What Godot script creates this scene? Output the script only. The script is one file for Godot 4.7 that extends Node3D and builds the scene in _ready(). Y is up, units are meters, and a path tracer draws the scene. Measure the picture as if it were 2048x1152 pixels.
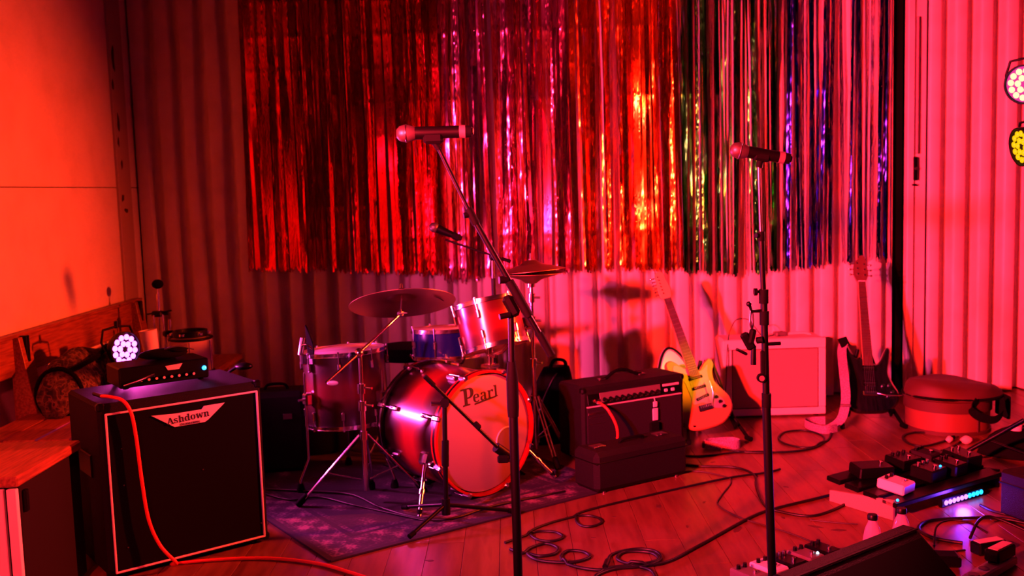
extends Node3D
# A small stage at a gig: drum kit, amplifiers, guitars and microphone stands before a folding partition hung with foil fringe.

var M := {}
var rng := RandomNumberGenerator.new()
var taken := {}


func _ready() -> void:
	rng.seed = 7741
	# ---- camera
	var cam := Camera3D.new()
	cam.name = "camera"
	cam.position = Vector3(0, 1.42, 0)
	cam.rotation_degrees = Vector3(-5.63, 0, -1.75)
	cam.fov = 32.13
	cam.near = 0.05
	cam.far = 60.0
	cam.current = true
	var lens := CameraAttributesPhysical.new()
	lens.frustum_focal_length = 35.0
	lens.frustum_focus_distance = 3.5
	lens.exposure_aperture = 3.2
	cam.attributes = lens
	add_child(cam)
	cam.fov = 32.13
	# ---- surroundings: an indoor room at night, no daylight
	var env := Environment.new()
	env.background_mode = Environment.BG_COLOR
	env.background_color = Color.BLACK
	env.tonemap_mode = Environment.TONE_MAPPER_LINEAR
	env.tonemap_exposure = 1.0
	env.sdfgi_enabled = true
	env.ssao_enabled = true
	env.ssil_enabled = true
	var we := WorldEnvironment.new()
	we.name = "world_environment"
	we.environment = env
	add_child(we)
	materials()
	# ---- stage lights: every one is a lamp housing with a spot just in front of its lens
	stage_lights()
	# ---- setting, then things
	setting()
	fringe()
	rug()
	left_side()
	drums()
	amps_and_guitars()
	microphones()
	floor_gear()
	cables()


# ------------------------------------------------------------------ mesh helpers
class MB:
	var st := SurfaceTool.new()
	var g := 1

	func _init() -> void:
		st.begin(Mesh.PRIMITIVE_TRIANGLES)

	func flat() -> void:
		st.set_smooth_group(-1)

	func smooth() -> void:
		g += 1
		st.set_smooth_group(g)

	func tri(a: Vector3, b: Vector3, c: Vector3) -> void:
		st.add_vertex(a)
		st.add_vertex(c)
		st.add_vertex(b)

	func quad(a: Vector3, b: Vector3, c: Vector3, d: Vector3) -> void:
		tri(a, b, c)
		tri(a, c, d)

	# a box, chamfered by c
	func box(xf: Transform3D, size: Vector3, c := 0.0) -> MB:
		flat()
		var h := size / 2.0
		c = minf(c, minf(h.x, minf(h.y, h.z)) * 0.9)
		if c <= 0.0:
			for s in [-1.0, 1.0]:
				for ax in 3:
					_face(xf, h, ax, s, 0.0)
			return self
		for s in [-1.0, 1.0]:
			for ax in 3:
				_face(xf, h, ax, s, c)
		for ax in 3:
			var u := (ax + 1) % 3
			var v := (ax + 2) % 3
			for su in [-1.0, 1.0]:
				for sv in [-1.0, 1.0]:
					var p := []
					for k in [[1, 0, -1], [1, 0, 1], [0, 1, 1], [0, 1, -1]]:
						var q := Vector3.ZERO
						q[ax] = k[2] * (h[ax] - c)
						q[u] = su * (h[u] if k[0] else h[u] - c)
						q[v] = sv * (h[v] if k[1] else h[v] - c)
						p.append(xf * q)
					if su * sv > 0:
						quad(p[0], p[3], p[2], p[1])
					else:
						quad(p[0], p[1], p[2], p[3])
		for sx in [-1.0, 1.0]:
			for sy in [-1.0, 1.0]:
				for sz in [-1.0, 1.0]:
					var a := xf * Vector3(sx * h.x, sy * (h.y - c), sz * (h.z - c))
					var b := xf * Vector3(sx * (h.x - c), sy * h.y, sz * (h.z - c))
					var d := xf * Vector3(sx * (h.x - c), sy * (h.y - c), sz * h.z)
					if sx * sy * sz > 0:
						tri(a, b, d)
					else:
						tri(a, d, b)
		return self

	func _face(xf: Transform3D, h: Vector3, ax: int, s: float, c: float) -> void:
		var u := (ax + 1) % 3
		var v := (ax + 2) % 3
		var p := []
		for k in [[-1, -1], [1, -1], [1, 1], [-1, 1]]:
			var q := Vector3.ZERO
			q[ax] = s * h[ax]
			q[u] = k[0] * (h[u] - c)
			q[v] = k[1] * (h[v] - c)
			p.append(xf * q)
		if s > 0:
			quad(p[0], p[1], p[2], p[3])
		else:
			quad(p[0], p[3], p[2], p[1])

	# profile: Vector2(radius, height along the local y); a new smooth group where it turns sharply
	func lathe(prof: Array, xf: Transform3D, n := 24) -> MB:
		smooth()
		for i in prof.size() - 1:
			if i > 0:
				var d0: Vector2 = (prof[i] - prof[i - 1]).normalized()
				var d1: Vector2 = (prof[i + 1] - prof[i]).normalized()
				if d0.dot(d1) < 0.75:
					smooth()
			var a: Vector2 = prof[i]
			var b: Vector2 = prof[i + 1]
			for k in n:
				var t0 := TAU * k / n
				var t1 := TAU * ((k + 1) % n) / n
				var c0 := Vector3(cos(t0), 0, -sin(t0))
				var c1 := Vector3(cos(t1), 0, -sin(t1))
				var p0 := xf * (c0 * a.x + Vector3.UP * a.y)
				var p1 := xf * (c1 * a.x + Vector3.UP * a.y)
				var p2 := xf * (c1 * b.x + Vector3.UP * b.y)
				var p3 := xf * (c0 * b.x + Vector3.UP * b.y)
				if a.x > 1e-5:
					tri(p0, p1, p2)
				if b.x > 1e-5:
					tri(p0, p2, p3)
		return self

	func cyl(a: Vector3, b: Vector3, r: float, n := 12, r2 := -1.0) -> MB:
		var l := a.distance_to(b)
		if r2 < 0:
			r2 = r
		return lathe([Vector2(0, 0), Vector2(r, 0), Vector2(r2, l), Vector2(0, l)], MB.along(a, b), n)

	func ball(c: Vector3, r: Vector3, n := 14, m := 8) -> MB:
		var prof := []
		for i in m + 1:
			var t := -PI / 2 + PI * i / m
			prof.append(Vector2(maxf(0.0, cos(t)), sin(t)))
		smooth()
		return lathe(prof, Transform3D(Basis.from_scale(r), c), n)

	func torus(big: float, small: float, xf: Transform3D, n := 32, m := 8) -> MB:
		smooth()
		for i in n:
			for j in m:
				var p := []
				for k in [[0, 0], [1, 0], [1, 1], [0, 1]]:
					var t: float = TAU * ((i + k[0]) % n) / n
					var s: float = TAU * ((j + k[1]) % m) / m
					p.append(xf * Vector3((big + small * cos(s)) * cos(t), small * sin(s), -(big + small * cos(s)) * sin(t)))
				quad(p[0], p[1], p[2], p[3])
		return self

	# a tube through points; r is a number or one number per point
	func tube(pts: Array, r, n := 8, cap := true) -> MB:
		smooth()
		var rings := []
		var up := Vector3.UP
		for i in pts.size():
			var d: Vector3 = (pts[mini(i + 1, pts.size() - 1)] - pts[maxi(i - 1, 0)]).normalized()
			if i == 0:
				up = Vector3.UP if absf(d.y) < 0.9 else Vector3.RIGHT
			var sx := d.cross(up).normalized()
			if sx.length() < 0.5:
				sx = d.cross(Vector3(0.3, 0.2, 0.9)).normalized()
			up = sx.cross(d).normalized()
			var rr: float = r[i] if r is Array else r
			var ring := []
			for k in n:
				var t := TAU * k / n
				ring.append(pts[i] + (sx * cos(t) + up * sin(t)) * rr)
			rings.append(ring)
		for i in pts.size() - 1:
			for k in n:
				var k1 := (k + 1) % n
				quad(rings[i][k], rings[i + 1][k], rings[i + 1][k1], rings[i][k1])
		if cap:
			flat()
			for k in range(1, n - 1):
				tri(rings[0][0], rings[0][k], rings[0][k + 1])
				var e: Array = rings[-1]
				tri(e[0], e[k + 1], e[k])
		return self

	# a closed outline (counter-clockwise, local xy) extruded along local z from -d/2 to d/2, edges rounded by c
	func prism(poly: PackedVector2Array, d: float, xf: Transform3D, c := 0.0, soft := false) -> MB:
		if Geometry2D.is_polygon_clockwise(poly):
			poly.reverse()
		var n := poly.size()
		var inset := PackedVector2Array()
		for i in n:
			var e0 := (poly[i] - poly[(i + n - 1) % n]).normalized()
			var e1 := (poly[(i + 1) % n] - poly[i]).normalized()
			var nn := (Vector2(-e0.y, e0.x) + Vector2(-e1.y, e1.x)).normalized()
			inset.append(poly[i] + nn * c)
		var ix := Geometry2D.triangulate_polygon(inset)
		flat()
		for k in range(0, ix.size(), 3):
			var a := inset[ix[k]]
			var b := inset[ix[k + 1]]
			var e := inset[ix[k + 2]]
			if (b - a).cross(e - a) < 0:
				var sw := b
				b = e
				e = sw
			tri(xf * Vector3(a.x, a.y, d / 2), xf * Vector3(b.x, b.y, d / 2), xf * Vector3(e.x, e.y, d / 2))
			tri(xf * Vector3(a.x, a.y, -d / 2), xf * Vector3(e.x, e.y, -d / 2), xf * Vector3(b.x, b.y, -d / 2))
		if soft:
			smooth()
		for i in n:
			var j := (i + 1) % n
			var lv := [[inset[i], inset[j], -d / 2], [poly[i], poly[j], -d / 2 + c], [poly[i], poly[j], d / 2 - c], [inset[i], inset[j], d / 2]]
			for k in 3:
				if c <= 0.0 and k != 1:
					continue
				var p: Array = lv[k]
				var q: Array = lv[k + 1]
				quad(xf * Vector3(p[0].x, p[0].y, p[2]), xf * Vector3(p[1].x, p[1].y, p[2]), xf * Vector3(q[1].x, q[1].y, q[2]), xf * Vector3(q[0].x, q[0].y, q[2]))
		return self

	# a soft closed body: rings of points from bottom to top
	func loft(rings: Array) -> MB:
		smooth()
		var n: int = rings[0].size()
		for i in rings.size() - 1:
			for k in n:
				var k1 := (k + 1) % n
				quad(rings[i][k], rings[i][k1], rings[i + 1][k1], rings[i + 1][k])
		for e in [0, rings.size() - 1]:
			var c := Vector3.ZERO
			for p in rings[e]:
				c += p / n
			for k in n:
				var k1 := (k + 1) % n
				if e:
					tri(rings[e][k], rings[e][k1], c)
				else:
					tri(rings[e][k1], rings[e][k], c)
		return self

	func mesh() -> ArrayMesh:
		st.generate_normals()
		return st.commit()

	static func along(a: Vector3, b: Vector3) -> Transform3D:
		var y := (b - a).normalized()
		var x := y.cross(Vector3(0, 0, 1))
		if x.length() < 0.05:
			x = y.cross(Vector3(1, 0, 0))
		x = x.normalized()
		return Transform3D(Basis(x, y, x.cross(y)), a)


func at(x: float, y: float, z: float, yaw := 0.0, pitch := 0.0, roll := 0.0) -> Transform3D:
	return Transform3D(Basis.from_euler(Vector3(deg_to_rad(pitch), deg_to_rad(yaw), deg_to_rad(roll))), Vector3(x, y, z))


func spline(pts: Array, per := 8) -> Array:
	var out := []
	for i in pts.size() - 1:
		var p0: Vector3 = pts[maxi(i - 1, 0)]
		var p1: Vector3 = pts[i]
		var p2: Vector3 = pts[i + 1]
		var p3: Vector3 = pts[mini(i + 2, pts.size() - 1)]
		for k in per:
			out.append(p1.cubic_interpolate(p2, p0, p3, float(k) / per))
	out.append(pts[-1])
	return out


func outline(pts: Array, per := 4) -> PackedVector2Array:
	var out := PackedVector2Array()
	var n := pts.size()
	for i in n:
		for k in per:
			out.append(pts[i].cubic_interpolate(pts[(i + 1) % n], pts[(i + n - 1) % n], pts[(i + 2) % n], float(k) / per))
	return out


func part(parent: Node, called: String, mb: MB, m: Material, label := "") -> MeshInstance3D:
	var o := MeshInstance3D.new()
	o.name = called
	o.mesh = mb.mesh()
	o.material_override = m
	if label:
		o.set_meta("label", label)
	parent.add_child(o, true)
	return o


func thing(called: String, label: String, category: String, pos := Vector3.ZERO, yaw := 0.0, group := "") -> Node3D:
	var o := Node3D.new()
	o.name = numbered(called)
	o.position = pos
	o.rotation.y = deg_to_rad(yaw)
	o.set_meta("label", label)
	o.set_meta("category", category)
	if group:
		o.set_meta("group", group)
	add_child(o)
	return o


func structure(called: String) -> Node3D:
	var o := Node3D.new()
	o.name = called
	o.set_meta("kind", "structure")
	add_child(o)
	return o


func numbered(called: String) -> String:
	if not taken.has(called):
		taken[called] = 0
		return called
	taken[called] += 1
	return "%s_%03d" % [called, taken[called]]


# ------------------------------------------------------------------ materials
func mat(key: String, col: Color, rough := 0.6, metal := 0.0, opt := {}) -> StandardMaterial3D:
	var m := StandardMaterial3D.new()
	m.resource_name = key
	m.albedo_color = col
	m.roughness = rough
	m.metallic = metal
	for k in opt:
		m.set(k, opt[k])
	M[key] = m
	return m


func noise_tex(freq: float, ramp: Array, size := 512, oct := 4, sd := 1, normal := false, bump := 4.0) -> NoiseTexture2D:
	var n := FastNoiseLite.new()
	n.seed = sd
	n.frequency = freq
	n.fractal_octaves = oct
	n.noise_type = FastNoiseLite.TYPE_SIMPLEX_SMOOTH
	var t := NoiseTexture2D.new()
	t.width = size
	t.height = size
	t.seamless = true
	t.noise = n
	if normal:
		t.as_normal_map = true
		t.bump_strength = bump
	elif ramp:
		var gr := Gradient.new()
		gr.offsets = PackedFloat32Array(ramp[0])
		gr.colors = PackedColorArray(ramp[1])
		t.color_ramp = gr
	return t


func tri_tex(m: StandardMaterial3D, tex: Texture2D, scale: Vector3, world := false) -> void:
	m.albedo_texture = tex
	m.uv1_triplanar = true
	m.uv1_world_triplanar = world
	m.uv1_scale = scale


func materials() -> void:
	# setting
	for i in 4:
		var t := noise_tex(0.012, [[0.0, 0.45, 0.7, 1.0], [Color(0.50, 0.33, 0.2), Color(0.62, 0.42, 0.27), Color(0.68, 0.48, 0.31), Color(0.56, 0.37, 0.23)]], 512, 5, 20 + i)
		var k: float = [1.0, 0.97, 1.03, 0.95][i]
		var m := mat("floor_wood_%d" % i, Color(0.66 * k, 0.64 * k, 0.62 * k), 0.36)
		tri_tex(m, t, Vector3(2.2, 2.2, 0.28), true)
		m.uv1_offset = Vector3(0.13 * i, 0.4 * i, 0.27 * i)
		m.roughness_texture = noise_tex(0.02, [[0.0, 0.5, 1.0], [Color(0.75, 0.75, 0.75), Color(0.95, 0.95, 0.95), Color(1, 1, 1)]], 256, 4, 31)
	mat("floor_scuff", Color(0.27, 0.17, 0.12), 0.5)
	mat("joint_dark", Color(0.09, 0.06, 0.05), 0.9)
	mat("plaster", Color(0.86, 0.83, 0.78), 0.75)
	tri_tex(M.plaster, noise_tex(0.01, [[0.0, 0.5, 1.0], [Color(0.93, 0.92, 0.9), Color(0.98, 0.97, 0.96), Color(1, 1, 1)]], 512, 5, 5), Vector3(0.6, 0.6, 0.6), true)
	mat("dark_wall", Color(0.24, 0.22, 0.21), 0.85)
	mat("ceiling_paint", Color(0.4, 0.38, 0.37), 0.9)
	mat("trim_paint", Color(0.62, 0.55, 0.52), 0.6)
	mat("scuff", Color(0.16, 0.11, 0.1), 0.9)
	mat("vinyl", Color(0.84, 0.79, 0.73), 0.5)
	tri_tex(M.vinyl, noise_tex(0.02, [[0.0, 0.5, 1.0], [Color(0.92, 0.91, 0.9), Color(0.97, 0.97, 0.97), Color(1, 1, 1)]], 256, 4, 9), Vector3(0.8, 0.8, 0.8), true)
	mat("dark_veneer", Color(0.1, 0.065, 0.055), 0.6, 0.0, {"metallic_specular": 0.25})
	mat("soot_black", Color(0.015, 0.014, 0.014), 0.9)
	# woods, fabrics, plastics
	mat("bench_wood", Color(0.62, 0.36, 0.2), 0.45)
	tri_tex(M.bench_wood, noise_tex(0.02, [[0.0, 0.5, 1.0], [Color(0.62, 0.58, 0.55), Color(0.85, 0.82, 0.8), Color(1, 1, 1)]], 512, 5, 12), Vector3(6, 6, 0.5), true)
	mat("white_paint", Color(0.85, 0.84, 0.82), 0.45)
	mat("black_tolex", Color(0.085, 0.08, 0.08), 0.6)
	M.black_tolex.normal_enabled = true
	M.black_tolex.normal_texture = noise_tex(0.12, [], 256, 3, 14, true, 3.0)
	M.black_tolex.uv1_triplanar = true
	M.black_tolex.uv1_scale = Vector3(8, 8, 8)
	mat("black_plastic", Color(0.02, 0.02, 0.021), 0.38)
	mat("black_metal", Color(0.018, 0.018, 0.019), 0.42, 0.25)
	mat("black_rubber", Color(0.018, 0.017, 0.017), 0.75)
	mat("black_cloth", Color(0.03, 0.028, 0.03), 0.95)
	mat("grille_black", Color(0.014, 0.013, 0.013), 0.85)
	mat("grille_grey", Color(0.15, 0.13, 0.145), 0.9)
	tri_tex(M.grille_grey, noise_tex(0.2, [[0.0, 0.5, 1.0], [Color(0.6, 0.6, 0.6), Color(0.9, 0.9, 0.9), Color(1, 1, 1)]], 256, 2, 17), Vector3(4, 4, 4))
	mat("cream_tolex", Color(0.8, 0.74, 0.66), 0.6)
	mat("cream_grille", Color(0.62, 0.54, 0.47), 0.9)
	tri_tex(M.cream_grille, noise_tex(0.3, [[0.0, 0.5, 1.0], [Color(0.75, 0.7, 0.68), Color(0.95, 0.93, 0.9), Color(1, 1, 1)]], 256, 2, 18), Vector3(5, 5, 5))
	mat("white_piping", Color(0.8, 0.77, 0.72), 0.5)
	mat("badge_silver", Color(0.85, 0.83, 0.8), 0.45, 0.3)
	mat("ink", Color(0.02, 0.018, 0.02), 0.6)
	mat("chrome", Color(0.86, 0.85, 0.86), 0.16, 1.0)
	mat("steel_dull", Color(0.55, 0.53, 0.53), 0.35, 1.0)
	mat("bronze", Color(0.66, 0.53, 0.4), 0.4, 1.0)
	mat("drum_head", Color(0.86, 0.84, 0.8), 0.55)
	mat("smoky_head", Color(0.5, 0.42, 0.41), 0.4)
	mat("drum_head_gloss", Color(0.82, 0.72, 0.66), 0.3)
	mat("hoop_dark", Color(0.07, 0.02, 0.02), 0.25)
	mat("hoop_red", Color(0.55, 0.08, 0.06), 0.25)
	# sunburst lacquer: red in the middle of a shell, black toward both rims (dye, drawn along the shell's own height)
	for spec in [["burst_bass", Color(0.06, 0.02, 0.03), Color(0.56, 0.09, 0.07)], ["burst_tom", Color(0.2, 0.04, 0.04), Color(0.4, 0.06, 0.05)], ["burst_floor", Color(0.1, 0.028, 0.03), Color(0.33, 0.055, 0.045)]]:
		var gt := GradientTexture2D.new()
		var gr := Gradient.new()
		gr.offsets = PackedFloat32Array([0.0, 0.2, 0.42, 0.58, 0.8, 1.0])
		var dark: Color = spec[1]
		var mid: Color = spec[2]
		gr.colors = PackedColorArray([dark, dark.lerp(mid, 0.15), mid, mid, dark.lerp(mid, 0.15), dark])
		gt.gradient = gr
		gt.width = 64
		gt.height = 256
		gt.fill_from = Vector2(0, 0)
		gt.fill_to = Vector2(0, 1)
		var m := mat(spec[0], Color.WHITE, 0.3, 0.0, {"clearcoat_enabled": true, "clearcoat": 0.8, "clearcoat_roughness": 0.19})
		m.albedo_texture = gt
	mat("shell_blue", Color(0.05, 0.08, 0.34), 0.2, 0.0, {"clearcoat_enabled": true, "clearcoat": 0.8, "clearcoat_roughness": 0.08})
	# guitars
	mat("guitar_cream", Color(0.62, 0.44, 0.24), 0.22, 0.0, {"clearcoat_enabled": true, "clearcoat": 0.7, "clearcoat_roughness": 0.08})
	mat("pickguard", Color(0.5, 0.46, 0.46), 0.3)
	mat("maple", Color(0.78, 0.6, 0.38), 0.35)
	mat("rosewood", Color(0.2, 0.12, 0.08), 0.5)
	mat("rosewood_red", Color(0.34, 0.2, 0.15), 0.45)
	mat("guitar_charcoal", Color(0.1, 0.085, 0.11), 0.2, 0.0, {"clearcoat_enabled": true, "clearcoat": 0.8, "clearcoat_roughness": 0.06})
	tri_tex(M.guitar_charcoal, noise_tex(0.03, [[0.0, 0.5, 1.0], [Color(0.35, 0.35, 0.35), Color(0.75, 0.75, 0.75), Color(1, 1, 1)]], 256, 4, 41), Vector3(8, 1.2, 1))
	mat("strap_lilac", Color(0.62, 0.52, 0.6), 0.8)
	tri_tex(M.strap_lilac, noise_tex(0.08, [[0.0, 0.45, 0.55, 1.0], [Color(0.6, 0.55, 0.62), Color(0.7, 0.66, 0.7), Color(0.95, 0.93, 0.95), Color(1, 1, 1)]], 256, 3, 42), Vector3(6, 6, 6))
	# small things
	mat("red_cable", Color(0.82, 0.2, 0.12), 0.5)
	mat("black_cable", Color(0.025, 0.022, 0.022), 0.5)
	mat("grey_cable", Color(0.2, 0.17, 0.16), 0.5)
	mat("mesh_silver", Color(0.5, 0.45, 0.43), 0.45, 0.8)
	tri_tex(M.mesh_silver, noise_tex(0.25, [[0.0, 0.5, 1.0], [Color(0.4, 0.4, 0.4), Color(0.8, 0.8, 0.8), Color(1, 1, 1)]], 256, 1, 47), Vector3(14, 14, 14))
	mat("ring_grey", Color(0.36, 0.32, 0.31), 0.5)
	mat("white_plastic", Color(0.82, 0.8, 0.78), 0.45)
	mat("pale_tape", Color(0.78, 0.72, 0.68), 0.7)
	mat("bottle_plastic", Color(0.8, 0.8, 0.85, 0.35), 0.1, 0.0, {"transparency": BaseMaterial3D.TRANSPARENCY_ALPHA})
	mat("leather_brown", Color(0.25, 0.12, 0.08), 0.65)
	mat("drum_wood", Color(0.45, 0.26, 0.18), 0.45)
	mat("camo", Color.WHITE, 0.9)
	tri_tex(M.camo, noise_tex(0.012, [[0.0, 0.34, 0.35, 0.52, 0.53, 0.68, 0.69, 1.0], [Color(0.05, 0.04, 0.03), Color(0.05, 0.04, 0.03), Color(0.26, 0.2, 0.12), Color(0.26, 0.2, 0.12), Color(0.42, 0.32, 0.2), Color(0.42, 0.32, 0.2), Color(0.1, 0.08, 0.05), Color(0.1, 0.08, 0.05)]], 512, 2, 51), Vector3(3.5, 3.5, 3.5))
	for k in ["black_tolex", "black_cloth", "grille_black", "black_rubber", "soot_black", "grille_grey"]:
		M[k].metallic_specular = 0.2
	for k in ["black_plastic", "black_metal"]:
		M[k].metallic_specular = 0.32
	# foil: crimped metallised film, one tint to a curtain
	for f in [["foil_red", Color(0.86, 0.1, 0.12)], ["foil_pink", Color(0.94, 0.5, 0.62)], ["foil_gold", Color(0.95, 0.55, 0.12)], ["foil_green", Color(0.12, 0.56, 0.14)], ["foil_blue", Color(0.1, 0.15, 0.6)]]:
		mat(f[0], f[1], 0.24 if f[0] == "foil_red" else 0.17, 1.0)


func glow(key: String, col: Color, energy: float) -> StandardMaterial3D:
	return mat(key, Color(0.02, 0.02, 0.02), 0.4, 0.0, {"emission_enabled": true, "emission": col, "emission_energy_multiplier": energy})


# ------------------------------------------------------------------ stage lights
# One flat LED stage lamp: round housing, bezel, lenses that glow, yoke; its light sits just before the lenses.
func par_lamp(label: String, group: String, pos: Vector3, target: Vector3, led: Color, led_energy: float, col: Color, energy: float, half_angle: float, soft: float, key: String) -> Node3D:
	var t := thing("stage_lamp", label, "stage lamp", pos, 0.0, group)
	t.look_at_from_position(pos, target, Vector3.UP)
	t.scale = Vector3.ONE * 0.88
	var back := Transform3D(Basis(Vector3.RIGHT, -PI / 2), Vector3.ZERO)  # local y runs toward the front (-z)
	part(t, "housing", MB.new().lathe([Vector2(0, -0.075), Vector2(0.05, -0.075), Vector2(0.085, -0.045), Vector2(0.098, -0.02), Vector2(0.1, 0.012), Vector2(0.094, 0.012), Vector2(0.09, 0.0), Vector2(0, 0.0)], back, 32), M.black_plastic)
	var g := glow(key, led, led_energy)
	if key == "led_warm":
		part(t, "front_glass", MB.new().lathe([Vector2(0, 0.001), Vector2(0.091, 0.001)], back, 32), glow("front_glass_glow", Color(0.85, 0.2, 0.6), 0.9))
	var rings := [[1, 0.0], [6, 0.033], [12, 0.068]]
	for r in rings:
		if r[0] == 1:
			continue
		for k in r[0]:
			var a: float = TAU * k / r[0] + 0.2
			var c := Vector3(cos(a) * r[1], sin(a) * r[1], -0.002)
			part(t, "led_lens", MB.new().ball(c, Vector3(0.0165, 0.0165, 0.009), 10, 6), g)
	part(t, "yoke", MB.new().tube([Vector3(-0.105, 0, 0.03), Vector3(-0.112, 0.05, 0.05), Vector3(-0.09, 0.115, 0.06), Vector3(0, 0.125, 0.06), Vector3(0.09, 0.115, 0.06), Vector3(0.112, 0.05, 0.05), Vector3(0.105, 0, 0.03)], 0.007, 6), M.black_metal)
	part(t, "clamp_knob", MB.new().cyl(Vector3(0, 0.115, 0.06), Vector3(0, 0.155, 0.06), 0.012), M.black_plastic)
	var l := SpotLight3D.new()
	l.name = "beam"
	l.position = Vector3(0, 0, -0.03)
	l.light_color = col
	l.light_energy = energy
	l.light_size = 0.07
	l.spot_angle = half_angle
	l.spot_angle_attenuation = soft
	l.spot_range = 20.0
	l.spot_attenuation = 2.0
	l.shadow_enabled = true
	t.add_child(l)
	return t


func lamp_stand(label: String, x: float, z: float, top: float, yaw: float) -> void:
	var t := thing("lamp_stand", label, "lamp stand", Vector3(x, 0, z), yaw)
	part(t, "pole", MB.new().cyl(Vector3(0, 0.06, 0), Vector3(0, 1.1, 0), 0.0175, 14), M.black_metal)
	part(t, "upper_pole", MB.new().cyl(Vector3(0, 1.05, 0), Vector3(0, top, 0), 0.014, 14), M.black_metal)
	part(t, "collar", MB.new().cyl(Vector3(0, 1.05, 0), Vector3(0, 1.12, 0), 0.026, 14), M.black_plastic)
	for k in 3:
		var a := TAU * k / 3
		var d := Vector3(cos(a), 0, sin(a))
		part(t, "leg", MB.new().tube([d * 0.02 + Vector3.UP * 0.26, d * 0.36 + Vector3.UP * 0.015], 0.011, 8), M.black_metal)
		part(t, "brace", MB.new().tube([d * 0.02 + Vector3.UP * 0.1, d * 0.17 + Vector3.UP * 0.15], 0.006, 6), M.black_metal)


func stage_lights() -> void:
	# the bank to the audience's left, out of the picture: its red and magenta beams draw the shadows on the partition
	lamp_stand("black lamp stand in front at the audience's left", -2.0, -0.75, 2.1, 10)
	par_lamp("red stage lamp on the stand before the stage", "lamps facing the stage", Vector3(-1.72, 1.85, -0.85), Vector3(2.75, 1.0, -6.4), Color(1, 0.1, 0.05), 4.0, Color(1.0, 0.115, 0.1), 215.0, 26.0, 1.0, "led_red")
	par_lamp("rose stage lamp on the stand, turned to the bass rig", "lamps facing the stage", Vector3(-1.4, 1.95, -0.8), Vector3(-1.9, 0.3, -3.3), Color(1, 0.3, 0.3), 4.0, Color(1.0, 0.17, 0.24), 15.0, 19.0, 1.0, "led_rose")
	par_lamp("magenta stage lamp on the stand before the stage", "lamps facing the stage", Vector3(-2.12, 1.85, -0.85), Vector3(2.0, 0.8, -6.4), Color(1, 0.15, 0.8), 4.0, Color(1.0, 0.26, 0.58), 56.0, 27.0, 1.0, "led_magenta")
	# the pair at the right edge of the picture, and an added, unseen pin spot that yellows the guitar
	par_lamp("upper stage lamp at the right edge, lit pinkish white", "lamps at the right edge", Vector3(2.302, 1.815, -4.5), Vector3(-1.5, 0.8, -1.5), Color(1.0, 0.93, 0.7), 1.25, Color(1.0, 0.24, 0.32), 42.0, 37.0, 1.0, "led_warm")
	par_lamp("lower stage lamp at the right edge, lit amber yellow", "lamps at the right edge", Vector3(2.295, 1.54, -4.5), Vector3(-2.4, 0.72, -4.3), Color(1.0, 0.76, 0.0), 1.2, Color(1.0, 0.22, 0.08), 46.0, 30.0, 1.0, "led_amber")
	par_lamp("added amber pin spot, unseen beyond the right edge, yellowing the guitar", "", Vector3(2.66, 1.25, -4.4), Vector3(1.0, 0.37, -5.56), Color(1.0, 0.66, 0.0), 1.4, Color(1.0, 0.6, 0.0), 40.0, 4.6, 0.5, "led_added_pin")
	lamp_stand("black lamp stand at the right edge of the stage", 2.42, -4.63, 2.1, 30)


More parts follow.
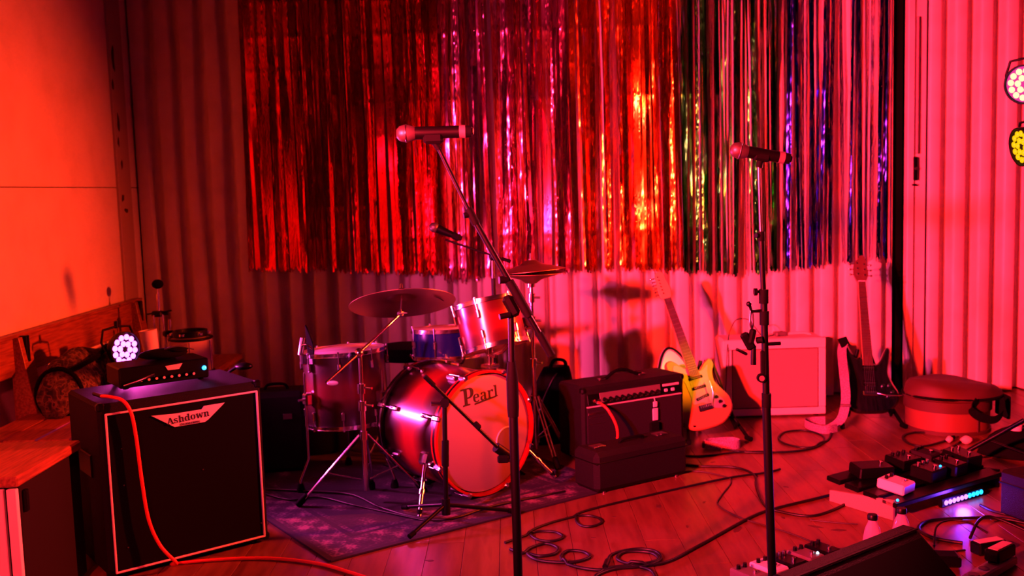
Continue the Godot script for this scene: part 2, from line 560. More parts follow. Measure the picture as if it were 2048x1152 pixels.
# ------------------------------------------------------------------ setting
func setting() -> void:
	# floor: boards running away from the camera
	var fl := structure("floor")
	part(fl, "subfloor", MB.new().box(at(0.9, -0.06, -2.1), Vector3(6.8, 0.1, 9.4)), M.joint_dark)
	var bw := 0.145
	var i := 0
	var x := -2.4
	while x < 4.2:
		var z := -6.75 - rng.randf() * 1.6
		while z < 2.5:
			var l := 2.2
			var z0 := maxf(z, -6.75)
			var z1 := minf(z + l, 2.5)
			if z1 - z0 > 0.05:
				part(fl, "floorboard", MB.new().box(at(x + bw / 2, -0.008, (z0 + z1) / 2), Vector3(bw - 0.0014, 0.016, z1 - z0 - 0.002), 0.0012), M["floor_wood_%d" % (rng.randi() % 4)])
			z += l
		x += bw
		i += 1
	# dark scuffs and heel marks on the boards
	for s in [[0.62, -4.32, 0.05], [0.83, -4.36, 0.03], [0.41, -4.2, 0.02], [0.9, -4.0, 0.06], [0.7, -4.05, 0.025], [1.45, -4.25, 0.03], [1.3, -3.95, 0.045], [1.25, -4.55, 0.025], [1.7, -4.85, 0.04], [2.0, -5.0, 0.03], [0.3, -3.95, 0.02], [1.0, -5.0, 0.03], [-0.35, -3.75, 0.03], [1.12, -4.12, 0.03], [1.22, -4.0, 0.05]]:
		var poly := []
		var tw := rng.randf() * PI
		for k in 9:
			var a := TAU * k / 9
			poly.append(Vector2(cos(a) * s[2] * rng.randf_range(0.35, 0.8), sin(a) * s[2] * 0.3 * rng.randf_range(0.5, 1.1)).rotated(tw))
		part(fl, "scuff_mark", MB.new().prism(outline(poly, 2), 0.0008, at(s[0], 0.0004, s[1], 0, -90)), M.floor_scuff)
	# left wall: two sheets with a seam at head height, a painted upright, scuffs
	var wl := structure("wall_left")
	part(wl, "core", MB.new().box(at(-2.5, 1.5, -2.1), Vector3(0.16, 3.0, 9.3)), M.joint_dark)
	part(wl, "panel", MB.new().box(at(-2.41, 0.751, -2.1), Vector3(0.03, 1.502, 9.3), 0.003), M.plaster)
	part(wl, "panel", MB.new().box(at(-2.41, 2.254, -2.1), Vector3(0.03, 1.496, 9.3), 0.003), M.plaster)
	var tr := structure("trim_1")
	part(tr, "upright", MB.new().box(at(-2.388, 1.5, -6.24), Vector3(0.02, 3.0, 0.2), 0.003), M.trim_paint)
	for s in [[2.28, -6.18, 0.2, 0.05], [2.12, -6.15, 0.07, 0.03], [1.9, -6.2, 0.12, 0.04], [1.78, -6.18, 0.06, 0.03], [1.64, -6.21, 0.06, 0.03], [1.44, -6.19, 0.05, 0.05], [1.36, -6.23, 0.03, 0.06]]:
		var poly := []
		for k in 9:
			var a: float = TAU * k / 9
			var rr := 0.6 + 0.6 * rng.randf()
			poly.append(Vector2(cos(a) * s[3] * rr * 0.5, sin(a) * s[2] * rr * 0.5))
		part(tr, "scuff", MB.new().prism(outline(poly, 2), 0.001, at(-2.3778, s[0], s[1], 90)), M.scuff)
	# closing walls and ceiling, behind and above the camera
	var wb := structure("wall_back")
	part(wb, "core", MB.new().box(at(0.9, 1.5, -6.85), Vector3(6.9, 3.0, 0.16)), M.dark_wall)
	var wr := structure("wall_right")
	part(wr, "core", MB.new().box(at(4.25, 1.5, -2.1), Vector3(0.16, 3.0, 9.3)), M.dark_wall)
	var wf := structure("wall_front")
	part(wf, "core", MB.new().box(at(0.9, 1.5, 2.6), Vector3(6.9, 3.0, 0.16)), M.dark_wall)
	var ce := structure("ceiling")
	part(ce, "slab", MB.new().box(at(0.9, 3.06, -2.1), Vector3(7.0, 0.12, 9.5)), M.ceiling_paint)
	# folding partition in two leaves with a dark slot between them
	var d1 := structure("door_1")
	pleats(d1, -2.385, 2.475, 0.157, true, 0.5)
	var d2 := structure("door_2")
	part(d2, "lead_post", MB.new().box(at(2.585, 1.48, -6.49), Vector3(0.045, 2.94, 0.06), 0.006), M.vinyl)
	part(d2, "lead_panel", MB.new().box(at(2.65, 1.48, -6.5), Vector3(0.085, 2.94, 0.03), 0.006), M.vinyl)
	part(d2, "pull_rail", MB.new().box(at(2.618, 2.0, -6.452), Vector3(0.014, 0.86, 0.02), 0.004), M.trim_paint)
	var h := part(d2, "latch_plate", MB.new().box(at(2.612, 1.475, -6.456), Vector3(0.028, 0.15, 0.012), 0.003), M.black_metal)
	part(h, "latch_button", MB.new().cyl(Vector3(2.612, 1.475, -6.45), Vector3(2.612, 1.475, -6.437), 0.009), M.steel_dull)
	part(d2, "lower_catch", MB.new().box(at(2.606, 1.37, -6.456), Vector3(0.03, 0.012, 0.012), 0.002), M.black_metal)
	pleats(d2, 2.70, 4.17, 0.172, false, 0.42)
	var t2 := structure("trim_2")
	part(t2, "black_post", MB.new().box(at(2.517, 1.5, -6.60), Vector3(0.085, 3.0, 0.12)), M.soot_black)
	var t3 := structure("trim_3")
	part(t3, "top_track", MB.new().box(at(0.9, 2.965, -6.53), Vector3(6.6, 0.07, 0.1), 0.004), M.trim_paint)


# pleated vinyl: broad faces turned a little left, narrow returns turned right; each fold is a panel of its own
func pleats(parent: Node, x0: float, x1: float, period: float, loose: bool, crest: float) -> void:
	var n := int(round((x1 - x0) / period))
	var w := (x1 - x0) / n
	# one fold across, as (share of the width, depth)
	var prof := [Vector2(0.0, -0.012), Vector2(0.035, -0.002), Vector2(0.08, 0.002), Vector2(crest * 0.55, 0.004), Vector2(crest, 0.003), Vector2(crest + 0.05, -0.002), Vector2(crest + 0.09, -0.014), Vector2(crest + 0.13, -0.05), Vector2(crest + 0.17, -0.085), Vector2(crest + 0.22, -0.094), Vector2(0.88, -0.094), Vector2(0.92, -0.085), Vector2(0.96, -0.05), Vector2(1.0, -0.012)]
	for i in n:
		var mb := MB.new()
		mb.smooth()
		var rows := 14 if loose and i < 5 else 2
		var ph := rng.randf() * TAU
		for r in rows:
			var ys := [2.94 * r / rows + 0.01, 2.94 * (r + 1) / rows + 0.01]
			for k in prof.size() - 1:
				var p := []
				for c in [[k, 0], [k + 1, 0], [k + 1, 1], [k, 1]]:
					var y: float = ys[c[1]]
					var sway := 0.0
					if loose and i < 5:
						sway = 0.012 * sin(y * 2.6 + ph) * sin(PI * prof[c[0]].x)
					p.append(Vector3(x0 + (i + prof[c[0]].x) * w + sway, y, -6.47 + prof[c[0]].y * (1.0 if not loose or i > 4 else 0.8)))
				mb.quad(p[0], p[1], p[2], p[3])
				mb.quad(p[3] + Vector3(0, 0, -0.003), p[2] + Vector3(0, 0, -0.003), p[1] + Vector3(0, 0, -0.003), p[0] + Vector3(0, 0, -0.003))
		part(parent, "fold_panel", mb, M.vinyl)


# ------------------------------------------------------------------ foil fringe
func fringe() -> void:
	var crease := 0.213
	var specs := [
		["red foil fringe curtain, leftmost of the row on the partition", "foil_red", -1.66, -0.42, 2, 0.93, 0.0, 9],
		["pink foil fringe curtain behind the drum kit and microphone boom", "foil_pink", -0.42, 0.40, 2, 0.875, 0.12, 8],
		["gold foil fringe curtain between the pink and the green one", "foil_gold", 0.40, 1.08, 2, 0.87, 0.2, 7],
		["green foil fringe curtain behind the straight microphone stand", "foil_green", 1.08, 1.78, 2, 0.86, 0.36, 5],
		["blue foil fringe curtain, rightmost, next to the dark slot", "foil_blue", 1.78, 2.47, 2, 0.875, 0.55, 4]]
	for s in specs:
		var x0: float = s[2]
		var x1: float = s[3]
		var t := thing("fringe_curtain", s[0], "fringe curtain", Vector3((x0 + x1) / 2, 0, -6.40), 0.0, "foil fringe curtains on the partition")
		var cx := (x0 + x1) / 2
		part(t, "header_tape", MB.new().box(at(0, 2.86, 0), Vector3(x1 - x0 - 0.006, 0.05, 0.006), 0.001), M[s[1]])
		for layer in s[4]:
			var x := x0 + 0.003
			while x < x1 - 0.01:
				var n := rng.randi_range(2, s[7])
				var sw := 0.0062
				var wide := minf(n * sw, x1 - x)
				var skip: bool = rng.randf() < s[6]
				if not skip:
					bundle(t, x - cx, wide, sw, layer * -0.012, s[5] + 0.025 * sin(x * 3.1) + rng.randf_range(-0.012, 0.012), crease, M[s[1]])
				x += wide + (rng.randf() * 0.004 if not skip else rng.randf() * 0.008)


func bundle(t: Node, x: float, wide: float, sw: float, zoff: float, bottom: float, crease: float, m: Material) -> void:
	var mb := MB.new()
	var yaw := rng.randfn(0.0, 0.5)
	var loose := 0.12 if rng.randf() < 0.5 else 1.0
	var n := maxi(1, int(wide / sw))
	var lean := rng.randf_range(-0.004, 0.004)
	var top := 2.84
	var bend := []
	for k in 12:
		bend.append(rng.randfn(0.0, 0.0035))
	for j in n:
		var sy := yaw + rng.randfn(0.0, 0.07) * loose
		var b: float = bottom + rng.randf_range(-0.018, 0.018)
		var xx := x + (j + 0.5) * sw
		var crimped := rng.randf() < 0.3
		var rows := 150 if crimped else 80
		var prev := []
		var jit := rng.randfn(0.0, 0.0006)
		mb.smooth()
		for r in rows + 1:
			var y := top - (top - b) * r / rows
			var ci := (top - y) / crease
			var fr := ci - floorf(ci)
			var z: float = lerpf(bend[int(ci) % 12], bend[(int(ci) + 1) % 12], fr) + zoff + jit * sin(ci * 9.0 + j) + (rng.randfn(0.0, 0.0011) if crimped else rng.randfn(0.0, 0.0008) * loose)
			# fold lines left by the packet
			if fr < 0.06 or fr > 0.94:
				z += 0.0022
			var tw := sy + 0.18 * sin(ci * 0.9 + yaw * 9.0 + j * 0.25 * loose) + rng.randfn(0.0, 0.07) * loose
			var off := Vector3(cos(tw), 0, sin(tw)) * sw * 0.47
			var c := Vector3(xx + lean * ci, y, z)
			var cur := [c - off, c + off]
			if r:
				mb.quad(cur[0], cur[1], prev[1], prev[0])
			prev = cur
	part(t, "strand_bundle", mb, m)


# ------------------------------------------------------------------ rug
func rug() -> void:
	var u := Vector3(0.82, 0, -0.572).normalized()
	var v := Vector3(-0.572, 0, -0.82).normalized()
	var w := 1.5
	var l := 2.1
	var c := Vector3(-0.739, 0, -3.763) + u * w / 2 + v * l / 2
	var t := thing("patterned_rug", "worn purple and blue patterned rug under the drum kit", "rug", c)
	t.basis = Basis(u, Vector3.UP, -v)
	# the woven pattern: borders and a faded field
	var s := 384
	var h := 512
	var im := Image.create(s, h, false, Image.FORMAT_RGB8)
	var n1 := FastNoiseLite.new()
	n1.seed = 3
	n1.frequency = 0.035
	var n2 := FastNoiseLite.new()
	n2.seed = 8
	n2.frequency = 0.012
	var n3 := FastNoiseLite.new()
	n3.seed = 15
	n3.frequency = 0.22
	var deep := Color(0.035, 0.03, 0.085)
	var mid := Color(0.13, 0.08, 0.15)
	var pale := Color(0.46, 0.32, 0.38)
	for y in h:
		for x in s:
			var dx := minf(x, s - 1 - x)
			var dy := minf(y, h - 1 - y)
			var e := minf(dx, dy)
			var k := 0.35
			if e < 6:
				k = 0.05
			elif e < 12:
				k = 0.5
			elif e < 46:
				var a := (float(y) if dx < dy else float(x)) * 0.22
				k = 0.62 + 0.25 * sin(a) * sin((e - 12) * 0.19)
			elif e < 52:
				k = 0.15
			elif e < 58:
				k = 0.6
			else:
				var px := absf(x - s / 2.0)
				var py := absf(y - h / 2.0)
				k = 0.32 + 0.2 * sin(px * 0.13) * cos(py * 0.11) + 0.16 * sin((px + py) * 0.09)
			k += 0.26 * n1.get_noise_2d(x, y) + 0.3 * n2.get_noise_2d(x, y) + 0.34 * n3.get_noise_2d(x, y)
			k = clampf((k - 0.36) * 1.25 + 0.3, 0, 1)
			im.set_pixel(x, y, deep.lerp(mid, k * 2.0) if k < 0.5 else mid.lerp(pale, k * 2.0 - 1.0))
	im.generate_mipmaps()
	var m := mat("rug_weave", Color.WHITE, 0.95)
	m.albedo_texture = ImageTexture.create_from_image(im)
	var st := SurfaceTool.new()
	st.begin(Mesh.PRIMITIVE_TRIANGLES)
	var top := 0.008
	var nx := 18
	var nz := 24
	for i in nx:
		for j in nz:
			var q := []
			for k in [[0, 0], [0, 1], [1, 1], [1, 0]]:
				var fx := float(i + k[0]) / nx
				var fz := float(j + k[1]) / nz
				q.append([Vector3((fx - 0.5) * w, top + 0.0025 * sin(fx * 9.0 + fz * 4.0) * sin(fz * 12.0) * sin(PI * fx) * sin(PI * fz), (fz - 0.5) * l), Vector2(fx, fz)])
			for k in [0, 2, 1, 0, 3, 2]:
				st.set_uv(q[k][1])
				st.add_vertex(q[k][0])
	st.generate_normals()
	var o := MeshInstance3D.new()
	o.name = "pile"
	o.mesh = st.commit()
	o.material_override = m
	t.add_child(o)
	var b := mat("rug_binding", Color(0.06, 0.05, 0.1), 0.95)
	for e in [[0, -l / 2, w, 0.012], [0, l / 2, w, 0.012], [-w / 2, 0, 0.012, l], [w / 2, 0, 0.012, l]]:
		part(t, "binding", MB.new().box(at(e[0], 0.0045, e[1]), Vector3(e[2], 0.009, e[3]), 0.002), b)


# ------------------------------------------------------------------ left side: bench, cabinet, bags, bass rig
func left_side() -> void:
	# wall bench
	var b := thing("wooden_bench", "long wooden bench with a backrest rail along the left wall", "bench", Vector3(-2.15, 0, -5.1))
	part(b, "back_rail", MB.new().box(at(-0.205, 0.708, -0.05), Vector3(0.034, 0.18, 2.24), 0.006), M.bench_wood)
	part(b, "rail_cap", MB.new().box(at(-0.2, 0.805, -0.05), Vector3(0.045, 0.016, 2.24), 0.004), M.bench_wood)
	for z in [0.95, 0.42, -1.05]:
		part(b, "upright", MB.new().prism(PackedVector2Array([Vector2(-0.205, 0.8), Vector2(-0.16, 0.8), Vector2(-0.1, 0.44), Vector2(-0.1, 0.0), Vector2(-0.205, 0.0)]), 0.1, at(0, 0, z), 0.003), M.bench_wood)
		part(b, "front_leg", MB.new().box(at(0.36, 0.2, z), Vector3(0.06, 0.4, 0.08), 0.005), M.bench_wood)
		part(b, "bracket", MB.new().box(at(-0.155, 0.74, z), Vector3(0.03, 0.13, 0.03), 0.003), M.black_metal)
	for k in 4:
		part(b, "seat_plank", MB.new().box(at(-0.075 + k * 0.145, 0.42, -0.085), Vector3(0.14, 0.035, 2.17), 0.006), M.bench_wood)
	# white-fronted cabinet nearest the camera
	var c := thing("low_cabinet", "low white-fronted cabinet with a dark wooden top at the bottom left corner", "cabinet", Vector3(-2.005, 0, -3.44))
	part(c, "carcass", MB.new().box(at(0, 0.26, -0.012), Vector3(0.72, 0.475, 0.46), 0.004), M.dark_veneer)
	part(c, "worktop", MB.new().box(at(0, 0.516, 0), Vector3(0.74, 0.036, 0.49), 0.006), M.bench_wood)
	var dr := part(c, "front_door", MB.new().box(at(-0.02, 0.255, 0.228), Vector3(0.67, 0.47, 0.018), 0.003), M.white_paint)
	part(dr, "door_edge", MB.new().box(at(0.342, 0.255, 0.228), Vector3(0.032, 0.47, 0.02), 0.002), M.white_paint)
	part(c, "side_latch", MB.new().box(at(0.366, 0.44, 0.19), Vector3(0.014, 0.075, 0.022), 0.003), M.black_metal)
	part(c, "plinth", MB.new().box(at(0, 0.012, -0.02), Vector3(0.66, 0.024, 0.4)), M.joint_dark)
	# padded case on the bench, carrying the lamp and the white cup
	var pc := thing("padded_case", "black padded hardware case lying on the bench behind the bass rig", "case", Vector3(-1.82, 0.438, -4.98))
	part(pc, "body", MB.new().box(at(0, 0.084, 0), Vector3(0.25, 0.168, 0.5), 0.03), M.black_cloth)
	part(pc, "zip", MB.new().tube([Vector3(0.127, 0.08, -0.22), Vector3(0.127, 0.08, 0.22)], 0.004, 6), M.steel_dull)
	part(pc, "carry_handle", MB.new().tube(spline([Vector3(0.12, 0.1, -0.08), Vector3(0.145, 0.13, -0.04), Vector3(0.145, 0.13, 0.04), Vector3(0.12, 0.1, 0.08)]), 0.007, 6), M.black_rubber)
	par_lamp("small stage lamp on the bench, lit pink, behind the bass amplifier", "", Vector3(-1.9, 0.70, -4.84), Vector3(-0.3, 0.66, -3.95), Color(1.0, 0.42, 1.0), 5.0, Color(1.0, 0.27, 0.74), 8.5, 58.0, 1.0, "led_pink")
	var cup := thing("paper_cup", "tall white cup standing behind the bass amplifier head", "cup", Vector3(-1.855, 0.608, -5.08))
	part(cup, "wall", MB.new().lathe([Vector2(0, 0), Vector2(0.036, 0), Vector2(0.044, 0.15), Vector2(0.041, 0.15), Vector2(0.034, 0.01), Vector2(0, 0.01)], at(0, 0, 0, 0, 0, 6), 24), M.white_plastic)
	part(cup, "rim", MB.new().torus(0.043, 0.0035, at(-0.016, 0.149, 0, 0, 0, 6), 24, 6), M.white_plastic)
	# duffel bag
	var d := thing("duffel_bag", "camouflage duffel bag slumped on the bench against the wall rail", "bag", Vector3(-2.112, 0.44, -4.8), 0)
	var rings := []
	for i in 13:
		var f := i / 12.0
		var r := 0.055 + 0.085 * pow(sin(PI * clampf(f, 0.02, 0.98)), 0.5)
		var ring := []
		for k in 18:
			var a := TAU * k / 18
			var rr := r * (1.0 + 0.09 * sin(a * 3 + f * 9) + 0.06 * sin(a * 5 - f * 14))
			ring.append(Vector3(cos(a) * rr * 0.92, maxf(0.0, r * 0.9 + sin(a) * rr * (1.0 + 0.18 * f)), 0.3 - f * 0.6))
		ring.reverse()
		rings.append(ring)
	part(d, "body", MB.new().loft(rings), M.camo)
	for f in [0.12, 0.88]:
		var hoop := []
		for k in 25:
			var a := TAU * k / 24
			var r := 0.055 + 0.085 * pow(sin(PI * f), 0.5)
			hoop.append(Vector3(cos(a) * r, maxf(0.004, r * 0.9 + sin(a) * r * 1.16), 0.3 - f * 0.6))
		part(d, "binding", MB.new().tube(hoop, 0.011, 6), M.black_cloth)
	part(d, "shoulder_strap", MB.new().tube(spline([Vector3(0.04, 0.2, 0.22), Vector3(0.11, 0.24, 0.08), Vector3(0.1, 0.27, -0.1), Vector3(0.03, 0.24, -0.24)], 6), 0.012, 6), M.black_cloth)
	# folded stands and a small drum in the corner of the bench
	var hx := [[-2.08, -5.82, 0.44, "chrome folded stand in the corner, topped with a black foam ball"], [-1.98, -5.7, 0.30, "short folded chrome stand beside the taller one on the bench"]]
	for i in 2:
		var e: Array = hx[i]
		var s := thing("folded_stand", e[3], "stand", Vector3(e[0], 0.4375, e[1]), i * 40.0, "folded stands in the bench corner")
		part(s, "tube", MB.new().cyl(Vector3(0, 0, 0), Vector3(0.01, e[2], 0), 0.0095, 12), M.chrome)
		for k in 3:
			var a := TAU * k / 3
			var o := Vector3(cos(a), 0, sin(a)) * 0.028
			part(s, "leg", MB.new().tube([o * 1.5, o + Vector3.UP * e[2] * 0.72], 0.0055, 8), M.chrome)
			part(s, "rubber_foot", MB.new().cyl(o * 1.5 + Vector3.UP * 0.0, o * 1.4 + Vector3.UP * 0.045, 0.011, 10), M.black_rubber)
		part(s, "clamp", MB.new().box(at(0, e[2] * 0.73, 0), Vector3(0.06, 0.035, 0.045), 0.008), M.black_plastic)
		part(s, "wing_nut", MB.new().box(at(0.045, e[2] * 0.73, 0), Vector3(0.04, 0.018, 0.006), 0.002), M.black_metal)
		if i == 0:
			part(s, "foam_ball", MB.new().ball(Vector3(0.012, e[2] + 0.055, 0), Vector3(0.034, 0.028, 0.03), 14, 10), M.black_cloth)
			part(s, "rod", MB.new().cyl(Vector3(0.01, e[2] - 0.02, 0), Vector3(0.012, e[2] + 0.04, 0), 0.004, 8), M.chrome)
			part(s, "cross_arm", MB.new().tube([Vector3(-0.06, e[2] - 0.12, 0), Vector3(0.09, e[2] - 0.1, 0.02)], 0.005, 8), M.black_metal)
	var sd := thing("small_drum", "small pale hand drum with dark rims on the bench end", "drum", Vector3(-1.83, 0.4375, -5.62), 0)
	part(sd, "shell", MB.new().lathe([Vector2(0.0, 0.004), Vector2(0.112, 0.004), Vector2(0.115, 0.2), Vector2(0.0, 0.2)], at(0, 0, 0), 28), M.cream_tolex)
	for y in [0.012, 0.2]:
		part(sd, "rim", MB.new().torus(0.117, 0.008, at(0, y, 0), 28, 8), M.black_metal)
	for k in 6:
		var a := TAU * k / 6 + 0.3
		part(sd, "lug", MB.new().cyl(Vector3(cos(a) * 0.124, 0.02, sin(a) * 0.124), Vector3(cos(a) * 0.124, 0.19, sin(a) * 0.124), 0.005, 8), M.chrome)
	var tm := thing("tambourine", "tambourine with metal jingles lying on the small pale drum", "tambourine", Vector3(-1.83, 0.648, -5.62), 20)
	part(tm, "frame", MB.new().lathe([Vector2(0.085, 0), Vector2(0.095, 0), Vector2(0.095, 0.035), Vector2(0.085, 0.035), Vector2(0.085, 0)], at(0, 0, 0), 28), M.black_plastic)
	for k in 6:
		var a := TAU * k / 6
		part(tm, "jingle", MB.new().cyl(Vector3(cos(a) * 0.096, 0.012, sin(a) * 0.096), Vector3(cos(a) * 0.096, 0.024, sin(a) * 0.096), 0.016, 12), M.chrome)
	# dark paddle behind the cabinet
	var pd := thing("gooseneck_lamp", "black gooseneck lamp rising behind the bass cabinet's right corner", "lamp", Vector3(-1.43, 0.0, -4.86))
	part(pd, "neck", MB.new().tube(spline([Vector3(0.0, 0.42, 0), Vector3(0.0, 0.5, 0), Vector3(0.02, 0.56, 0), Vector3(0.06, 0.59, 0)]), 0.008, 8), M.black_rubber)
	part(pd, "lamp_head", MB.new().ball(Vector3(0.1, 0.595, 0), Vector3(0.045, 0.018, 0.03), 14, 8), M.black_plastic)
	part(pd, "weighted_base", MB.new().box(at(0, 0.21, 0), Vector3(0.05, 0.42, 0.05), 0.006), M.black_metal)
	# case and soft bag standing behind the floor tom
	var gc := thing("upright_case", "black upright case standing between the bass cabinet and the floor tom", "case", Vector3(-1.24, 0, -5.12), 8)
	part(gc, "body", MB.new().box(at(0, 0.215, 0), Vector3(0.3, 0.42, 0.2), 0.025), M.black_tolex)
	part(gc, "edge_strip", MB.new().box(at(0.152, 0.25, 0.085), Vector3(0.008, 0.3, 0.012), 0.002), M.pale_tape)
	part(gc, "clasp", MB.new().box(at(0.06, 0.3, 0.103), Vector3(0.045, 0.03, 0.008), 0.002), M.steel_dull)
	part(gc, "carry_handle", MB.new().tube(spline([Vector3(-0.06, 0.42, 0), Vector3(-0.04, 0.45, 0), Vector3(0.04, 0.45, 0), Vector3(0.06, 0.42, 0)]), 0.008, 6), M.black_rubber)
	var sb := thing("drum_bag", "black soft drum bag lying behind the floor tom", "bag", Vector3(-1.12, 0, -5.55))
	part(sb, "body", MB.new().lathe([Vector2(0, 0.0), Vector2(0.2, 0.0), Vector2(0.225, 0.03), Vector2(0.23, 0.28), Vector2(0.21, 0.32), Vector2(0, 0.33)], at(0, 0, 0), 28), M.black_cloth)
	part(sb, "zip_band", MB.new().torus(0.231, 0.006, at(0, 0.26, 0), 32, 6), M.black_rubber)
	part(sb, "carry_handle", MB.new().tube(spline([Vector3(-0.07, 0.32, 0), Vector3(-0.05, 0.37, 0), Vector3(0.05, 0.37, 0), Vector3(0.07, 0.32, 0)]), 0.011, 6), M.black_cloth)
	bass_rig()


func bass_rig() -> void:
	var c := thing("bass_cabinet", "big black bass speaker cabinet with pale piping and a silver winged badge", "speaker cabinet", Vector3(-1.41, 0, -3.98), 38)
	part(c, "box", MB.new().box(at(0, 0.345, -0.008), Vector3(0.64, 0.66, 0.41), 0.012), M.black_tolex)
	part(c, "grille", MB.new().box(at(0, 0.335, 0.2), Vector3(0.6, 0.61, 0.012), 0.003), M.grille_black)
	for e in [[0, 0.637, 0.598, 0.0075], [0, 0.033, 0.598, 0.0075], [-0.2955, 0.335, 0.0075, 0.61], [0.2955, 0.335, 0.0075, 0.61]]:
		part(c, "piping", MB.new().box(at(e[0], e[1], 0.209), Vector3(e[2], e[3], 0.009), 0.002), M.white_piping)
	for sx in [-1, 1]:
		for sy in [-1, 1]:
			part(c, "corner_cap", MB.new().box(at(sx * 0.308, 0.345 + sy * 0.318, 0.186), Vector3(0.032, 0.032, 0.032), 0.008), M.black_plastic)
			part(c, "foot", MB.new().cyl(Vector3(sx * 0.26, 0, sy * 0.16), Vector3(sx * 0.26, 0.016, sy * 0.16), 0.02, 12), M.black_rubber)
	part(c, "side_handle", MB.new().box(at(-0.322, 0.42, 0), Vector3(0.01, 0.09, 0.16), 0.004), M.black_plastic)
	# winged badge with its lettering
	var bd := part(c, "badge", MB.new().prism(PackedVector2Array([Vector2(-0.145, 0.028), Vector2(-0.055, 0.022), Vector2(0.05, 0.022), Vector2(0.06, 0.034), Vector2(0.145, 0.034), Vector2(0.075, -0.022), Vector2(0.06, -0.03), Vector2(-0.06, -0.03)]), 0.005, at(0.015, 0.578, 0.209), 0.001), M.badge_silver)
	lettering(bd, "Ashdown", 0.036, at(0.01, 0.578, 0.2125, 0, 0, 3), true, M.ink)
	lettering(bd, "ENGINEERING", 0.011, at(0.015, 0.5545, 0.2125), false, M.ink)
	for e in [[0.3, 0.09], [-0.26, 0.36], [-0.26, 0.5], [-0.26, 0.12], [0.06, 0.36]]:
		part(c, "grille_stud", MB.new().cyl(Vector3(e[0] * 0.95, e[1], 0.205), Vector3(e[0] * 0.95, e[1], 0.209), 0.0025, 8), M.steel_dull)
	# amplifier head
	var base := c.transform * Vector3(0.01, 0.676, -0.105)
	var h := thing("bass_amplifier_head", "low black bass amplifier head with a blue lamp on the speaker cabinet", "amplifier", base, 36)
	part(h, "chassis", MB.new().box(at(0, 0.048, 0), Vector3(0.36, 0.082, 0.19), 0.006), M.black_metal)
	part(h, "front_panel", MB.new().box(at(0, 0.048, 0.096), Vector3(0.35, 0.074, 0.004), 0.001), M.black_plastic)
	part(h, "name_plate", MB.new().prism(PackedVector2Array([Vector2(-0.035, 0.009), Vector2(0.035, 0.013), Vector2(0.02, -0.009), Vector2(-0.025, -0.009)]), 0.003, at(0.035, 0.068, 0.0995)), M.badge_silver)
	for k in 8:
		var x := -0.1 + k * 0.03
		var kn := part(h, "knob", MB.new().cyl(Vector3(x, 0.034, 0.097), Vector3(x, 0.034, 0.112), 0.0085, 12, 0.007), M.black_plastic)
		part(kn, "knob_cap", MB.new().cyl(Vector3(x, 0.034, 0.112), Vector3(x, 0.034, 0.1135), 0.0055, 10), M.badge_silver)
	part(h, "power_lamp", MB.new().ball(Vector3(0.158, 0.05, 0.1), Vector3(0.009, 0.009, 0.006), 12, 8), glow("led_blue", Color(0.1, 0.6, 1.0), 14.0), "glowing blue lamp")
	for sx in [-1, 1]:
		for sz in [-1, 1]:
			part(h, "foot", MB.new().cyl(Vector3(sx * 0.15, 0, sz * 0.07), Vector3(sx * 0.15, 0.008, sz * 0.07), 0.012, 10), M.black_rubber)
	part(h, "jack_plug", MB.new().tube([Vector3(-0.165, 0.02, 0.1), Vector3(-0.12, 0.035, 0.13), Vector3(-0.055, 0.055, 0.14)], [0.004, 0.0055, 0.0055], 8), M.chrome)
	# a pouch lying on the head
	var p := thing("cable_pouch", "soft black cable pouch lying on the bass amplifier head", "pouch", base + Vector3(0.02, 0.0895, -0.02), 30)
	part(p, "body", MB.new().ball(Vector3(0, 0.022, -0.01), Vector3(0.1, 0.022, 0.065), 18, 8), M.black_cloth)
	part(p, "flap", MB.new().ball(Vector3(0.05, 0.036, 0.0), Vector3(0.05, 0.012, 0.05), 14, 6), M.black_cloth)
	part(p, "draw_cord", MB.new().tube(spline([Vector3(0.0, 0.044, 0.02), Vector3(0.06, 0.05, 0.02), Vector3(0.12, 0.03, 0.01)]), 0.003, 6), M.grey_cable)
	# red cable from the cabinet top down its front
	var q := [Vector3(-0.27, 0.685, 0.08), Vector3(-0.262, 0.692, 0.15), Vector3(-0.235, 0.684, 0.215), Vector3(-0.213, 0.64, 0.235), Vector3(-0.2, 0.55, 0.235), Vector3(-0.19, 0.38, 0.236), Vector3(-0.175, 0.22, 0.238), Vector3(-0.14, 0.11, 0.245), Vector3(-0.09, 0.035, 0.262)]
	var w := []
	for v in q:
		w.append(c.transform * v)
	for i in range(0, CABLES.jack.size(), 2):
		w.append(Vector3(CABLES.jack[i], 0.008, CABLES.jack[i + 1]))
	var cb := thing("instrument_cable", "orange-red instrument cable hanging down the bass cabinet and over the floor", "cable", Vector3.ZERO)
	part(cb, "lead", MB.new().tube(spline(w, 10), 0.0068, 8), M.red_cable)
	part(cb, "plug", MB.new().cyl(w[0] + Vector3(-0.045, 0.002, -0.04), w[0], 0.008, 10), M.black_plastic)


# flat raised letters; the text is part of the badge, head or plate it stands on
func lettering(parent: Node, text: String, size: float, xf: Transform3D, italic: bool, m: Material, font := "Droid Serif") -> MeshInstance3D:
	var f := SystemFont.new()
	f.font_names = PackedStringArray([font])
	f.font_italic = italic
	f.font_weight = 700
	var tm := TextMesh.new()
	tm.text = text
	tm.font = f
	tm.font_size = 48
	tm.pixel_size = size / 48.0
	tm.depth = 0.0006
	tm.curve_step = 1.0
	var o := MeshInstance3D.new()
	o.name = "lettering"
	o.mesh = tm
	o.material_override = m
	o.transform = xf
	parent.add_child(o, true)
	return o


